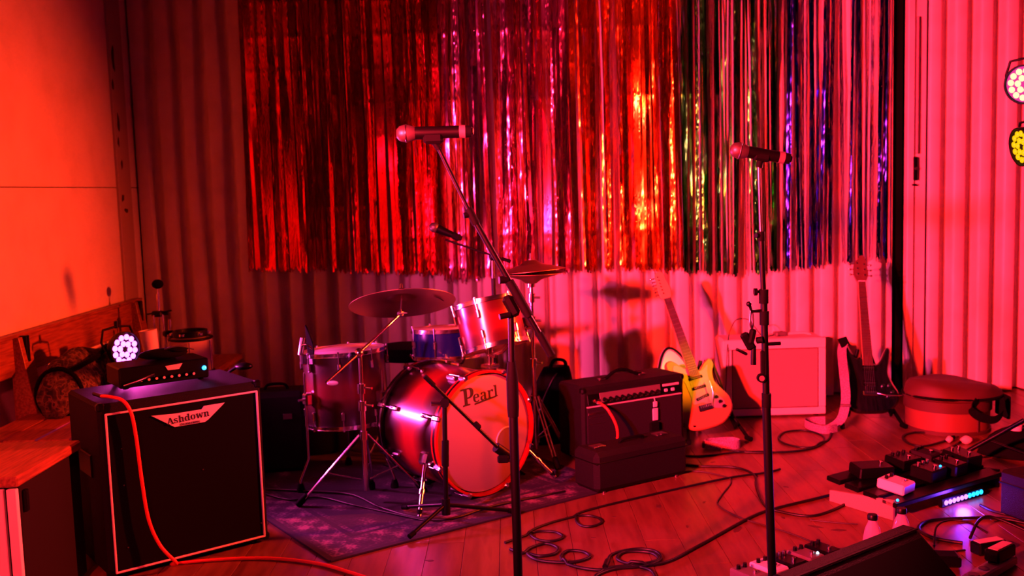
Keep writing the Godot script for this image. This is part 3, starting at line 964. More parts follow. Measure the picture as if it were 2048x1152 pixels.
# ------------------------------------------------------------------ drum kit
# a lacquered shell whose dye runs along its own height; xf: local y is the drum's axis
func shell_mesh(r: float, h: float, xf: Transform3D, n := 48) -> ArrayMesh:
	var st := SurfaceTool.new()
	st.begin(Mesh.PRIMITIVE_TRIANGLES)
	st.set_smooth_group(1)
	for i in 2:
		var rr := r if i == 0 else r - 0.008
		for k in n:
			var q := []
			for c in [[0, 0], [1, 0], [1, 1], [0, 1]]:
				var a: float = TAU * ((k + c[0]) % n) / n
				q.append([xf * Vector3(cos(a) * rr, h * c[1], -sin(a) * rr), Vector2(float(k + c[0]) / n, c[1])])
			for j in ([0, 2, 1, 0, 3, 2] if i == 0 else [0, 1, 2, 0, 2, 3]):
				st.set_uv(q[j][1])
				st.add_vertex(q[j][0])
		st.set_smooth_group(2)
	st.generate_normals()
	return st.commit()


func shell(parent: Node, r: float, h: float, xf: Transform3D, m: Material) -> MeshInstance3D:
	var o := MeshInstance3D.new()
	o.name = "shell"
	o.mesh = shell_mesh(r, h, xf)
	o.material_override = m
	parent.add_child(o, true)
	return o


# metal flanged hoop
func hoop(parent: Node, r: float, y: float, xf: Transform3D, m: Material, tall := 0.02) -> void:
	part(parent, "hoop", MB.new().lathe([Vector2(r, y - tall / 2), Vector2(r + 0.008, y - tall / 2), Vector2(r + 0.008, y - tall / 2 + 0.003), Vector2(r + 0.003, y - tall / 2 + 0.004), Vector2(r + 0.003, y + tall / 2 - 0.003), Vector2(r + 0.007, y + tall / 2 - 0.002), Vector2(r + 0.007, y + tall / 2), Vector2(r, y + tall / 2), Vector2(r, y - tall / 2)], xf, 48), m)


func drums() -> void:
	bass_drum()
	rack_tom()
	floor_tom()
	snare()
	cymbals()
	# throne behind the kit
	var t := thing("drum_throne", "round black drummer's seat half hidden behind the floor tom", "stool", Vector3(-0.6, 0, -5.5))
	part(t, "seat", MB.new().lathe([Vector2(0, 0.5), Vector2(0.14, 0.5), Vector2(0.175, 0.515), Vector2(0.18, 0.545), Vector2(0.16, 0.575), Vector2(0.0, 0.585)], at(0, 0, 0), 32), M.black_cloth)
	part(t, "post", MB.new().cyl(Vector3(0, 0.2, 0), Vector3(0, 0.5, 0), 0.0125, 12), M.chrome)
	for k in 3:
		var a := TAU * k / 3 + 0.4
		var d := Vector3(cos(a), 0, sin(a))
		part(t, "leg", MB.new().tube([d * 0.02 + Vector3.UP * 0.34, d * 0.25 + Vector3.UP * 0.012], 0.009, 8), M.chrome)


func bass_drum() -> void:
	# axis points toward the camera's right
	var yaw := 41.0
	var t := thing("bass_drum", "red sunburst bass drum with a lettered pale head facing front", "drum", Vector3(-0.29, 0, -4.70), yaw)
	var R := 0.279
	var D := 0.42
	var cy := 0.305
	var ax := Transform3D(Basis(Vector3.RIGHT, PI / 2), Vector3(0, cy, -D / 2))  # local y -> +z (front)
	shell(t, R, D, ax, M.burst_bass)
	part(t, "front_head", MB.new().lathe([Vector2(0.0, D + 0.012), Vector2(0.24, D + 0.012), Vector2(R - 0.004, D + 0.004), Vector2(R - 0.004, D)], ax, 64), M.smoky_head)
	part(t, "batter_head", MB.new().lathe([Vector2(R - 0.004, 0), Vector2(R - 0.004, -0.004), Vector2(0.0, -0.01)], ax, 48), M.drum_head)
	# wooden hoops with a bright inlay
	for e in [[D + 0.004, 1.0], [-0.004, -1.0]]:
		var y: float = e[0]
		var s: float = e[1]
		var hp := part(t, "hoop", MB.new().lathe([Vector2(R + 0.002, y - 0.02), Vector2(R + 0.013, y - 0.02), Vector2(R + 0.0135, y - 0.018), Vector2(R + 0.0135, y + 0.018), Vector2(R + 0.013, y + 0.02), Vector2(R + 0.002, y + 0.02), Vector2(R + 0.002, y - 0.02)], ax, 64), M.hoop_red if s > 0 else M.hoop_dark)
		part(hp, "inlay", MB.new().lathe([Vector2(R + 0.0138, y - 0.007), Vector2(R + 0.0148, y - 0.006), Vector2(R + 0.0148, y + 0.006), Vector2(R + 0.0138, y + 0.007)], ax, 64), M.chrome if s < 0 else M.hoop_dark)
	# lugs and claws
	for k in 8:
		var a := TAU * (k + 0.5) / 8
		var u := Vector3(cos(a), sin(a), 0)
		for s in [1, -1]:
			var zc: float = s * 0.125
			var lg := part(t, "lug", MB.new().box(Transform3D(Basis(Vector3(-u.y, u.x, 0), u, Vector3(0, 0, 1)), Vector3(0, cy, zc) + u * (R + 0.008)), Vector3(0.022, 0.02, 0.06), 0.006), M.chrome)
			part(lg, "tension_rod", MB.new().cyl(Vector3(0, cy, zc) + u * (R + 0.022), Vector3(0, cy, s * 0.235) + u * (R + 0.024), 0.0035, 8), M.chrome)
			part(lg, "claw", MB.new().box(Transform3D(Basis(Vector3(-u.y, u.x, 0), u, Vector3(0, 0, 1)), Vector3(0, cy, s * 0.216) + u * (R + 0.014)), Vector3(0.026, 0.024, 0.05), 0.006), M.chrome)
	# spurs
	for s in [-1, 1]:
		var a0 := Vector3(s * (R - 0.01), 0.22, 0.12)
		var foot := Vector3(s * (R + 0.13), 0.012, 0.25)
		var sp := part(t, "spur", MB.new().tube([a0, foot], 0.009, 10), M.chrome)
		part(sp, "spur_bracket", MB.new().box(at(a0.x, a0.y, a0.z, 0, 0, s * 20), Vector3(0.05, 0.06, 0.05), 0.01), M.chrome)
		part(sp, "spur_tip", MB.new().cyl(foot + Vector3(-s * 0.012, 0.024, -0.012), foot, 0.013, 10, 0.006), M.black_rubber)
		part(sp, "memory_lock", MB.new().cyl(a0.lerp(foot, 0.55), a0.lerp(foot, 0.63), 0.014, 10), M.chrome)
	# port hole: an off-centre disc behind a ring
	var pc := Vector3(0.13, cy - 0.06, D / 2 + 0.013)
	var pf := Transform3D(Basis(Vector3.RIGHT, PI / 2), pc)
	part(t, "port_disc", MB.new().lathe([Vector2(0, 0.0), Vector2(0.062, 0.0)], pf, 32), M.ring_grey, "round port in the head")
	part(t, "port_ring", MB.new().torus(0.064, 0.004, pf, 40, 8), M.pale_tape)
	# script lettering with its underline
	var fh := Node3D.new()
	fh.name = "head_logo"
	t.add_child(fh)
	var lx := at(-0.01, cy + 0.185, D / 2 + 0.0125, 0, 0, 4)
	var m := lettering(fh, "P", 0.115, lx * at(-0.082, 0.004, 0), true, M.ink)
	lettering(fh, "earl", 0.074, lx * at(0.018, -0.006, 0), true, M.ink)
	part(fh, "underline", MB.new().prism(PackedVector2Array([Vector2(-0.05, -0.034), Vector2(0.082, -0.026), Vector2(0.082, -0.034), Vector2(-0.05, -0.042)]), 0.0008, lx), M.ink)
	# pedal behind
	var pd := thing("bass_drum_pedal", "chrome bass drum pedal at the drummer's side of the kick drum", "pedal", Vector3(-0.29, 0, -4.7) + Vector3(-0.656, 0, -0.755) * 0.34, yaw)
	part(pd, "footboard", MB.new().box(at(0, 0.05, -0.11, 0, 14), Vector3(0.08, 0.012, 0.24), 0.004), M.steel_dull)
	part(pd, "base_plate", MB.new().box(at(0, 0.013, -0.1), Vector3(0.1, 0.01, 0.26), 0.003), M.black_metal)
	for s in [-1, 1]:
		part(pd, "post", MB.new().cyl(Vector3(s * 0.045, 0.01, 0.02), Vector3(s * 0.045, 0.22, 0.02), 0.007, 10), M.chrome)
	part(pd, "beater", MB.new().tube([Vector3(0, 0.2, 0.02), Vector3(0, 0.33, 0.04)], 0.004, 8), M.chrome)
	part(pd, "beater_head", MB.new().ball(Vector3(0, 0.34, 0.045), Vector3(0.025, 0.025, 0.025), 12, 8), M.drum_head)


func tilted(pos: Vector3, up: Vector3) -> Transform3D:
	var y := up.normalized()
	var x := Vector3(0.755, 0, -0.656)
	x = (x - y * x.dot(y)).normalized()
	return Transform3D(Basis(x, y, x.cross(y)), pos)


func lug_ring(t: Node, n: int, r: float, h: float, xf: Transform3D, start := 0.2, long := true) -> void:
	for k in n:
		var a := TAU * k / n + start
		var u := Vector3(cos(a), 0, sin(a))
		var tan := Vector3(-u.z, 0, u.x)
		for s in [0, 1]:
			var yy := h - 0.055 if s else 0.055
			if not long:
				if s:
					continue
				yy = h / 2
			var lg := part(t, "lug", MB.new().box(xf * Transform3D(Basis(u, Vector3.UP, u.cross(Vector3.UP)), u * (r + 0.008) + Vector3.UP * yy), Vector3(0.018, 0.042, 0.016), 0.005), M.chrome)
			for e in ([[yy, h + 0.012]] if s else ([[yy, -0.012]] if long else [[-0.012, h + 0.012]])):
				part(lg, "tension_rod", MB.new().cyl(xf * (u * (r + 0.012) + Vector3.UP * e[0]), xf * (u * (r + 0.012) + Vector3.UP * e[1]), 0.0032, 8), M.chrome)
				part(lg, "rod_head", MB.new().cyl(xf * (u * (r + 0.012) + Vector3.UP * (e[1] - 0.004)), xf * (u * (r + 0.012) + Vector3.UP * (e[1] + 0.008)), 0.0055, 8), M.chrome)


func rack_tom() -> void:
	var up := Vector3(-0.2, 0.955, -0.22)
	var xf := tilted(Vector3.ZERO, up)
	var t := thing("rack_tom", "red sunburst rack tom mounted above the bass drum", "drum", Vector3(-0.085, 0.69, -4.66))
	var R := 0.152
	var H := 0.205
	shell(t, R, H, xf, M.burst_tom)
	part(t, "batter_head", MB.new().lathe([Vector2(R, H + 0.003), Vector2(R - 0.006, H + 0.006), Vector2(0, H + 0.005)], xf, 40), M.drum_head)
	part(t, "bottom_head", MB.new().lathe([Vector2(0, -0.004), Vector2(R - 0.004, -0.004), Vector2(R, 0)], xf, 40), M.drum_head_gloss)
	hoop(t, R + 0.002, H + 0.002, xf, M.chrome)
	hoop(t, R + 0.002, -0.002, xf, M.chrome)
	lug_ring(t, 6, R, H, xf, 0.45)
	# mount: ring bracket, arm and post down to the bass drum
	part(t, "mount_bracket", MB.new().box(xf * at(0.13, 0.07, 0.095, -35), Vector3(0.07, 0.06, 0.03), 0.008), M.chrome)
	part(t, "mount_arm", MB.new().tube([xf * Vector3(0.12, 0.06, 0.1), Vector3(0.03, -0.02, 0.03), Vector3(-0.03, -0.05, -0.01)], 0.0125, 10), M.chrome)
	part(t, "mount_post", MB.new().cyl(Vector3(-0.03, -0.095, -0.01), Vector3(-0.03, -0.01, -0.01), 0.0145, 14), M.chrome)
	part(t, "post_base", MB.new().box(at(-0.03, -0.098, -0.01, 41), Vector3(0.075, 0.022, 0.06), 0.006), M.chrome)
	part(t, "wing_bolt", MB.new().cyl(Vector3(-0.03, -0.045, 0.0), Vector3(0.0, -0.045, 0.045), 0.007, 8), M.chrome)
	part(t, "post_top", MB.new().cyl(Vector3(-0.03, -0.05, -0.01), Vector3(-0.045, 0.0, -0.03), 0.016, 12), M.chrome)


func floor_tom() -> void:
	var t := thing("floor_tom", "red sunburst floor tom on three chrome legs beside the bass drum", "drum", Vector3(-0.825, 0, -4.86))
	var R := 0.2
	var H := 0.345
	var xf := at(0, 0.31, 0, 20, -2.5, 1.5)
	shell(t, R, H, xf, M.burst_floor)
	part(t, "batter_head", MB.new().lathe([Vector2(R, H + 0.003), Vector2(R - 0.006, H + 0.006), Vector2(0, H + 0.005)], xf, 48), M.drum_head)
	part(t, "bottom_head", MB.new().lathe([Vector2(0, -0.004), Vector2(R - 0.004, -0.004), Vector2(R, 0)], xf, 48), M.drum_head_gloss)
	hoop(t, R + 0.002, H + 0.002, xf, M.chrome)
	hoop(t, R + 0.002, -0.002, xf, M.chrome)
	lug_ring(t, 8, R, H, xf, 0.3)
	part(t, "maker_badge", MB.new().ball(Vector3(-0.035, 0.535, 0.199), Vector3(0.028, 0.012, 0.004), 12, 6), M.badge_silver)
	part(t, "muffling_strip", MB.new().prism(outline([Vector2(-0.012, 0.0), Vector2(0.016, 0.0), Vector2(0.02, 0.05), Vector2(0.0, 0.11), Vector2(-0.02, 0.15), Vector2(-0.016, 0.08)], 4), 0.01, at(-0.15, 0.655, 0.12, -20), 0.002), M.black_rubber, "black strip standing up at the rim")
	for a in [2.45, 0.6, 4.5]:
		var u := Vector3(cos(a), 0, sin(a))
		var p := u * (R + 0.03)
		var lg := part(t, "leg", MB.new().tube([p + Vector3.UP * 0.58, p + Vector3.UP * 0.16, p + u * 0.05 + Vector3.UP * 0.06, p + u * 0.05 + Vector3.UP * 0.03], 0.0065, 10), M.chrome)
		part(lg, "leg_bracket", MB.new().box(Transform3D(Basis(u, Vector3.UP, u.cross(Vector3.UP)), u * (R + 0.02) + Vector3.UP * 0.45), Vector3(0.04, 0.06, 0.045), 0.008), M.chrome)
		part(lg, "wing_screw", MB.new().cyl(p + Vector3.UP * 0.45, p + u * 0.04 + Vector3.UP * 0.45, 0.006, 8), M.chrome)
		part(lg, "rubber_foot", MB.new().lathe([Vector2(0, 0), Vector2(0.018, 0), Vector2(0.02, 0.02), Vector2(0.012, 0.05), Vector2(0, 0.05)], at(p.x + u.x * 0.05, 0.0, p.z + u.z * 0.05), 12), M.black_rubber)
	# clip-on microphone at its rim
	var c := thing("clip_microphone", "small clip-on microphone on the floor tom's near rim", "microphone", Vector3(-1.0, 0.62, -4.70))
	part(c, "clamp", MB.new().box(at(0, 0.025, 0, 30), Vector3(0.03, 0.05, 0.03), 0.006), M.chrome)
	part(c, "gooseneck", MB.new().tube(spline([Vector3(0, 0.04, 0), Vector3(-0.01, 0.085, 0.01), Vector3(0.02, 0.1, 0.015), Vector3(0.045, 0.075, 0.01)]), 0.005, 8), M.chrome)
	part(c, "capsule", MB.new().cyl(Vector3(-0.012, 0.05, 0.012), Vector3(0.0, 0.13, 0.0), 0.012, 12), M.chrome)


func snare() -> void:
	var t := thing("snare_drum", "blue snare drum with chrome hoops behind the bass drum", "drum", Vector3(-0.355, 0.565, -5.2))
	var R := 0.172
	var H := 0.135
	var xf := at(0, 0, 0, 0, -3, 1)
	shell(t, R, H, xf, M.shell_blue)
	part(t, "batter_head", MB.new().lathe([Vector2(R, H + 0.003), Vector2(R - 0.006, H + 0.006), Vector2(0, H + 0.005)], xf, 40), M.drum_head)
	part(t, "bottom_head", MB.new().lathe([Vector2(0, -0.004), Vector2(R, -0.002)], xf, 40), M.drum_head_gloss)
	hoop(t, R + 0.002, H + 0.002, xf, M.chrome)
	hoop(t, R + 0.002, -0.002, xf, M.chrome)
	lug_ring(t, 8, R, H, xf, 0.25, false)
	var s := thing("snare_stand", "low chrome basket stand holding up the blue snare drum", "stand", Vector3(-0.355, 0, -5.2))
	part(s, "tube", MB.new().cyl(Vector3(0, 0.15, 0), Vector3(0, 0.5, 0), 0.011, 12), M.chrome)
	for k in 3:
		var a := TAU * k / 3 + 1.0
		var d := Vector3(cos(a), 0, sin(a))
		part(s, "leg", MB.new().tube([d * 0.015 + Vector3.UP * 0.3, d * 0.26 + Vector3.UP * 0.012], 0.007, 8), M.chrome)
		part(s, "basket_arm", MB.new().tube([Vector3.UP * 0.49, d * 0.17 + Vector3.UP * 0.545, d * 0.19 + Vector3.UP * 0.575], 0.006, 8), M.chrome)


func cymbal_shape(r: float) -> Array:
	return [Vector2(0.006, 0.034), Vector2(0.03, 0.031), Vector2(0.055, 0.012), Vector2(0.075, 0.006), Vector2(r * 0.7, -0.008), Vector2(r, -0.024), Vector2(r, -0.0255), Vector2(r * 0.7, -0.0095), Vector2(0.075, 0.0045), Vector2(0.055, 0.0105), Vector2(0.03, 0.0295), Vector2(0.006, 0.0325), Vector2(0.006, 0.034)]


func tripod(t: Node, feet: Array, hub: float, m: Material, r := 0.007) -> void:
	for f in feet:
		var top := Vector3(f.x, 0, f.z).normalized() * 0.02 + Vector3.UP * hub
		var e := Vector3(f.x, 0.02, f.z)
		var side := Vector3(-f.z, 0, f.x).normalized() * 0.009
		var lg := part(t, "leg", MB.new().tube([top + side, e + side], r * 0.7, 8).tube([top - side, e - side], r * 0.7, 8), m)
		part(lg, "rubber_foot", MB.new().lathe([Vector2(0, -0.035), Vector2(0.013, -0.035), Vector2(0.017, 0.0), Vector2(0.014, 0.03), Vector2(0, 0.035)], Transform3D(MB.along(top, e).basis, e + Vector3(0, 0.006, 0) - (e - top).normalized() * 0.012), 10), M.black_rubber)
		var low := Vector3.UP * (hub * 0.35)
		part(lg, "brace", MB.new().tube([low + top * Vector3(1, 0, 1), top.lerp(e, 0.55)], r * 0.6, 6), m)


func cymbals() -> void:
	# crash on its boom
	var c := thing("crash_cymbal", "large bronze crash cymbal tilted over the floor tom, underside showing", "cymbal", Vector3(-0.527, 0.915, -4.76))
	var n := Vector3(-0.075, 0.93, -0.36)
	var xf := tilted(Vector3.ZERO, n)
	part(c, "plate", MB.new().lathe(cymbal_shape(0.255), xf, 64), M.bronze)
	# faint ink mark under the bow
	part(c, "ink_mark", MB.new().tube(spline([xf * Vector3(0.1, -0.0095, 0.12), xf * Vector3(0.125, -0.0105, 0.105), xf * Vector3(0.14, -0.011, 0.1), xf * Vector3(0.19, -0.0145, 0.07)]), 0.002, 4), M.ink)
	part(c, "felt", MB.new().lathe([Vector2(0, 0.034), Vector2(0.016, 0.034), Vector2(0.016, 0.05), Vector2(0, 0.05)], xf, 16), M.black_cloth)
	part(c, "wing_nut", MB.new().lathe([Vector2(0, 0.05), Vector2(0.008, 0.05), Vector2(0.006, 0.075), Vector2(0, 0.075)], xf, 10), M.chrome)
	var s := thing("cymbal_stand", "chrome boom cymbal stand in front of the floor tom", "cymbal stand", Vector3(-0.70, 0, -4.50))
	var w := Vector3(0.70, 0, 4.50)
	var pivot := Vector3(-0.705, 0.70, -4.50) + w
	var tip := Vector3(-0.535, 0.845, -4.735) + w
	var tail := Vector3(-0.83, 0.6, -4.34) + w
	part(s, "lower_tube", MB.new().cyl(Vector3(0, 0.06, 0), Vector3(0, 0.46, 0), 0.0125, 14), M.chrome)
	part(s, "upper_tube", MB.new().cyl(Vector3(0, 0.44, 0), Vector3(0, 0.69, 0), 0.0095, 14), M.chrome)
	for y in [0.46, 0.54]:
		var cl := part(s, "collar", MB.new().cyl(Vector3(0, y - 0.025, 0), Vector3(0, y + 0.02, 0), 0.019, 14), M.chrome)
		part(cl, "wing_screw", MB.new().cyl(Vector3(0.01, y, 0), Vector3(0.05, y, 0.02), 0.006, 8), M.chrome)
	part(s, "boom", MB.new().tube([tail, pivot, tip], [0.005, 0.0075, 0.0075], 10), M.chrome)
	var tl := part(s, "tilter", MB.new().ball(pivot, Vector3(0.022, 0.024, 0.022), 14, 8), M.chrome)
	part(tl, "tilter_screw", MB.new().cyl(pivot + Vector3(-0.035, 0, 0.015), pivot + Vector3(0.035, 0, -0.015), 0.007, 8), M.black_rubber)
	part(s, "tip_tilter", MB.new().box(Transform3D(MB.along(tip, tip + n).basis, tip), Vector3(0.03, 0.032, 0.026), 0.008), M.chrome)
	part(s, "tip_screw", MB.new().cyl(tip + Vector3(-0.01, 0, 0.01), tip + Vector3(0.035, 0.008, 0.02), 0.005, 8), M.chrome)
	part(s, "cymbal_rod", MB.new().cyl(tip, Vector3(-0.527, 0.915, -4.76) + w + n * 0.02, 0.004, 8), M.chrome)
	part(s, "hub", MB.new().cyl(Vector3(0, 0.3, 0), Vector3(0, 0.34, 0), 0.018, 12), M.chrome)
	tripod(s, [Vector3(-0.297, 0, 0.045), Vector3(0.25, 0, -0.11), Vector3(0.02, 0, 0.02) + Vector3(-0.02, 0, -0.2)], 0.32, M.chrome)
	# hi-hat on the drummer's left hand
	var h := thing("hi_hat", "chrome hi-hat stand with a pair of cymbals, right of the rack tom", "hi-hat", Vector3(0.1, 0, -5.15))
	part(h, "lower_tube", MB.new().cyl(Vector3(0, 0.06, 0), Vector3(0, 0.52, 0), 0.0125, 14), M.chrome)
	part(h, "upper_tube", MB.new().cyl(Vector3(0, 0.5, 0), Vector3(0, 0.955, 0), 0.0095, 14), M.chrome)
	part(h, "pull_rod", MB.new().cyl(Vector3(0, 0.95, 0), Vector3(0, 1.09, 0), 0.0035, 8), M.chrome)
	part(h, "clutch", MB.new().cyl(Vector3(0, 1.012, 0), Vector3(0, 1.06, 0), 0.011, 12), M.chrome)
	part(h, "bottom_cymbal", MB.new().lathe(cymbal_shape(0.178), at(0, 0.965, 0, 0, 180), 56), M.bronze)
	part(h, "top_cymbal", MB.new().lathe(cymbal_shape(0.178), at(0, 1.022, 0, 0, -3, 4), 56), M.bronze)
	part(h, "seat_cup", MB.new().cyl(Vector3(0, 0.915, 0), Vector3(0, 0.95, 0), 0.022, 14), M.chrome)
	for y in [0.52, 0.74, 0.86]:
		var cl := part(h, "collar", MB.new().cyl(Vector3(0, y - 0.025, 0), Vector3(0, y + 0.02, 0), 0.018, 14), M.chrome)
		part(cl, "wing_screw", MB.new().cyl(Vector3(0.01, y, 0), Vector3(0.045, y, 0.02), 0.006, 8), M.chrome)
	tripod(h, [Vector3(0.1, 0, 0.22), Vector3(-0.22, 0, -0.1), Vector3(0.16, 0, -0.2)], 0.34, M.chrome)
	part(h, "footboard", MB.new().box(at(-0.09, 0.045, -0.13, 40, 14), Vector3(0.08, 0.01, 0.24), 0.003), M.steel_dull)


# ------------------------------------------------------------------ amplifiers, cases, guitars
func amps_and_guitars() -> void:
	black_combo()
	cream_combo()
	# hard case on the floor in front of the black amplifier
	var k := thing("hard_case", "long black hard case on the floor before the black combo amplifier", "case", Vector3(0.55, 0, -4.72), 31.5)
	part(k, "body", MB.new().box(at(0, 0.103, 0), Vector3(0.56, 0.192, 0.19), 0.022), M.black_tolex)
	part(k, "lid_rim", MB.new().box(at(0, 0.15, 0), Vector3(0.566, 0.005, 0.196), 0.002), M.black_plastic)
	for x in [-0.19, 0.19]:
		part(k, "latch", MB.new().box(at(x, 0.2, -0.015), Vector3(0.07, 0.008, 0.05), 0.003).box(at(x, 0.204, 0.0), Vector3(0.03, 0.008, 0.03), 0.003), M.steel_dull)
	part(k, "carry_handle", MB.new().tube(spline([Vector3(-0.07, 0.198, 0), Vector3(-0.055, 0.217, 0.01), Vector3(0.055, 0.217, 0.01), Vector3(0.07, 0.198, 0)]), 0.007, 8), M.black_rubber)
	for sx in [-1, 1]:
		part(k, "stud", MB.new().cyl(Vector3(sx * 0.22, 0.0, 0.07), Vector3(sx * 0.22, 0.008, 0.07), 0.009, 8), M.steel_dull)
		part(k, "stud", MB.new().cyl(Vector3(sx * 0.22, 0.0, -0.07), Vector3(sx * 0.22, 0.008, -0.07), 0.009, 8), M.steel_dull)
	# soft bag slumped behind the amplifier
	var g := thing("gig_bag", "black padded gig bag slumped between bass drum and black amplifier", "bag", Vector3(0.19, 0, -5.55), 20)
	var rings := []
	for i in 9:
		var f := i / 8.0
		var ring := []
		for j in 16:
			var a := -TAU * j / 16
			var w := 0.17 * (1.0 - 0.55 * f * f) * (1.0 + 0.06 * sin(a * 3 + f * 5))
			ring.append(Vector3(cos(a) * w + f * 0.05, 0.42 * f, sin(a) * w * 0.6))
		ring.reverse()
		rings.append(ring)
	part(g, "body", MB.new().loft(rings), M.black_cloth)
	part(g, "zip", MB.new().tube(spline([Vector3(-0.1, 0.02, 0.085), Vector3(-0.09, 0.2, 0.085), Vector3(0.0, 0.36, 0.06), Vector3(0.07, 0.41, 0.03)]), 0.004, 6), M.steel_dull)
	part(g, "carry_strap", MB.new().tube(spline([Vector3(0.0, 0.41, 0.02), Vector3(0.03, 0.46, 0.02), Vector3(0.09, 0.45, 0.02), Vector3(0.1, 0.4, 0.02)]), 0.01, 6), M.black_cloth)
	sunburst_guitar()
	dark_guitar()
	# pale case corner behind the black amplifier
	var w := thing("pale_gig_case", "pale curved case with a dark edge behind the black amplifier's right corner", "case", Vector3(0.93, 0, -5.78), 4)
	var po := outline([Vector2(-0.09, 0.0), Vector2(0.1, 0.0), Vector2(0.11, 0.2), Vector2(0.07, 0.38), Vector2(-0.02, 0.47), Vector2(-0.075, 0.42), Vector2(-0.1, 0.25)], 5)
	part(w, "body", MB.new().prism(po, 0.07, at(0, 0, 0), 0.012, true), M.white_plastic)
	var ed := []
	for q in po:
		ed.append(Vector3(q.x * 1.02, maxf(q.y * 1.01, 0.008), 0.034))
	ed.append(ed[0])
	part(w, "edge_binding", MB.new().tube(ed, 0.007, 6), M.black_rubber)


func black_combo() -> void:
	# front-left (0.345, -5.03) to front-right (0.915, -5.35)
	var t := thing("combo_amplifier", "black combo guitar amplifier with grey grille and a row of knobs", "amplifier", Vector3(0.572, 0, -5.295), 29)
	part(t, "cabinet", MB.new().box(at(0, 0.205, 0), Vector3(0.66, 0.39, 0.24), 0.014), M.black_tolex)
	part(t, "grille", MB.new().box(at(0, 0.158, 0.12), Vector3(0.61, 0.27, 0.014), 0.003), M.grille_grey)
	part(t, "grille_trim", MB.new().box(at(0, 0.024, 0.121), Vector3(0.61, 0.006, 0.016), 0.002).box(at(0, 0.294, 0.121), Vector3(0.61, 0.006, 0.016), 0.002), M.badge_silver)
	var p := part(t, "control_panel", MB.new().box(at(0, 0.336, 0.118, 0, -10), Vector3(0.6, 0.062, 0.012), 0.002), M.black_metal)
	part(p, "silver_plate", MB.new().box(at(-0.03, 0.336, 0.1245, 0, -10), Vector3(0.39, 0.05, 0.003), 0.001), M.ring_grey)
	part(p, "name_plate", MB.new().box(at(0.235, 0.351, 0.1225, 0, -10), Vector3(0.11, 0.012, 0.003), 0.001), M.badge_silver)
	for i in 10:
		var x := -0.2 + i * 0.038
		var kn := part(p, "knob", MB.new().cyl(Vector3(x, 0.326, 0.127), Vector3(x, 0.3225, 0.146), 0.0115, 14, 0.0085), M.black_plastic)
		part(kn, "knob_cap", MB.new().cyl(Vector3(x, 0.3225, 0.146), Vector3(x, 0.3222, 0.1475), 0.006, 10), M.steel_dull)
	for i in 2:
		part(p, "input_jack", MB.new().cyl(Vector3(-0.262 + i * 0.03, 0.325, 0.123), Vector3(-0.262 + i * 0.03, 0.324, 0.131), 0.009, 12), M.chrome)
		part(p, "rocker_switch", MB.new().box(at(0.2 + i * 0.045, 0.324, 0.127, 0, -10), Vector3(0.022, 0.016, 0.01), 0.003), M.white_plastic)
	part(t, "carry_handle", MB.new().tube(spline([Vector3(-0.13, 0.402, 0.0), Vector3(-0.1, 0.406, 0), Vector3(-0.04, 0.437, 0), Vector3(0.02, 0.44, 0), Vector3(0.09, 0.412, 0), Vector3(0.13, 0.402, 0.0)], 6), 0.009, 8), M.black_rubber)
	for x in [-0.13, 0.13]:
		part(t, "handle_cap", MB.new().box(at(x, 0.403, 0), Vector3(0.045, 0.008, 0.03), 0.003), M.steel_dull)
	for sx in [-1, 1]:
		for sy in [0.03, 0.38]:
			part(t, "corner_cap", MB.new().box(at(sx * 0.316, sy, 0.106), Vector3(0.034, 0.034, 0.034), 0.009), M.black_plastic)
		for sz in [-1, 1]:
			part(t, "foot", MB.new().cyl(Vector3(sx * 0.28, 0, sz * 0.09), Vector3(sx * 0.28, 0.012, sz * 0.09), 0.016, 10), M.black_rubber)
	part(t, "maker_badge", MB.new().box(at(-0.25, 0.26, 0.128), Vector3(0.1, 0.012, 0.003), 0.001).box(at(-0.25, 0.24, 0.128), Vector3(0.09, 0.004, 0.003), 0.001).box(at(-0.25, 0.205, 0.128), Vector3(0.1, 0.003, 0.003), 0.001), M.steel_dull)
	# red lead plugged into its input
	var w := []
	for v in [Vector3(-0.25, 0.318, 0.135), Vector3(-0.242, 0.312, 0.168), Vector3(-0.225, 0.28, 0.205), Vector3(-0.2, 0.2, 0.235), Vector3(-0.2, 0.12, 0.232), Vector3(-0.23, 0.05, 0.215), Vector3(-0.26, 0.008, 0.2), Vector3(-0.16, 0.008, 0.19)]:
		w.append(t.transform * v)
	var c := thing("patch_lead", "pinkish red lead plugged into the black combo amplifier", "cable", Vector3.ZERO)
	part(c, "lead", MB.new().tube(spline(w, 8), 0.0072, 8), M.red_cable)
	part(c, "plug", MB.new().cyl(w[0], w[1], 0.008, 10), M.chrome)
	# a capo tag and tuner hanging on the grille
	var tg := thing("hanging_tag", "white tag hanging on the black amplifier's grille", "tag", t.transform * Vector3(0.115, 0.295, 0.135), 29)
	part(tg, "cord", MB.new().tube([Vector3(0, 0, 0), Vector3(0.0, -0.02, 0.006)], 0.002, 6), M.white_plastic)
	part(tg, "upper_card", MB.new().box(at(0, -0.034, 0.007), Vector3(0.026, 0.028, 0.006), 0.002), M.white_plastic)
	part(tg, "lower_card", MB.new().box(at(0, -0.088, 0.007), Vector3(0.034, 0.064, 0.006), 0.002), M.white_plastic)
	part(tg, "pouch", MB.new().box(at(-0.008, -0.165, 0.008), Vector3(0.06, 0.075, 0.018), 0.006), M.black_cloth)


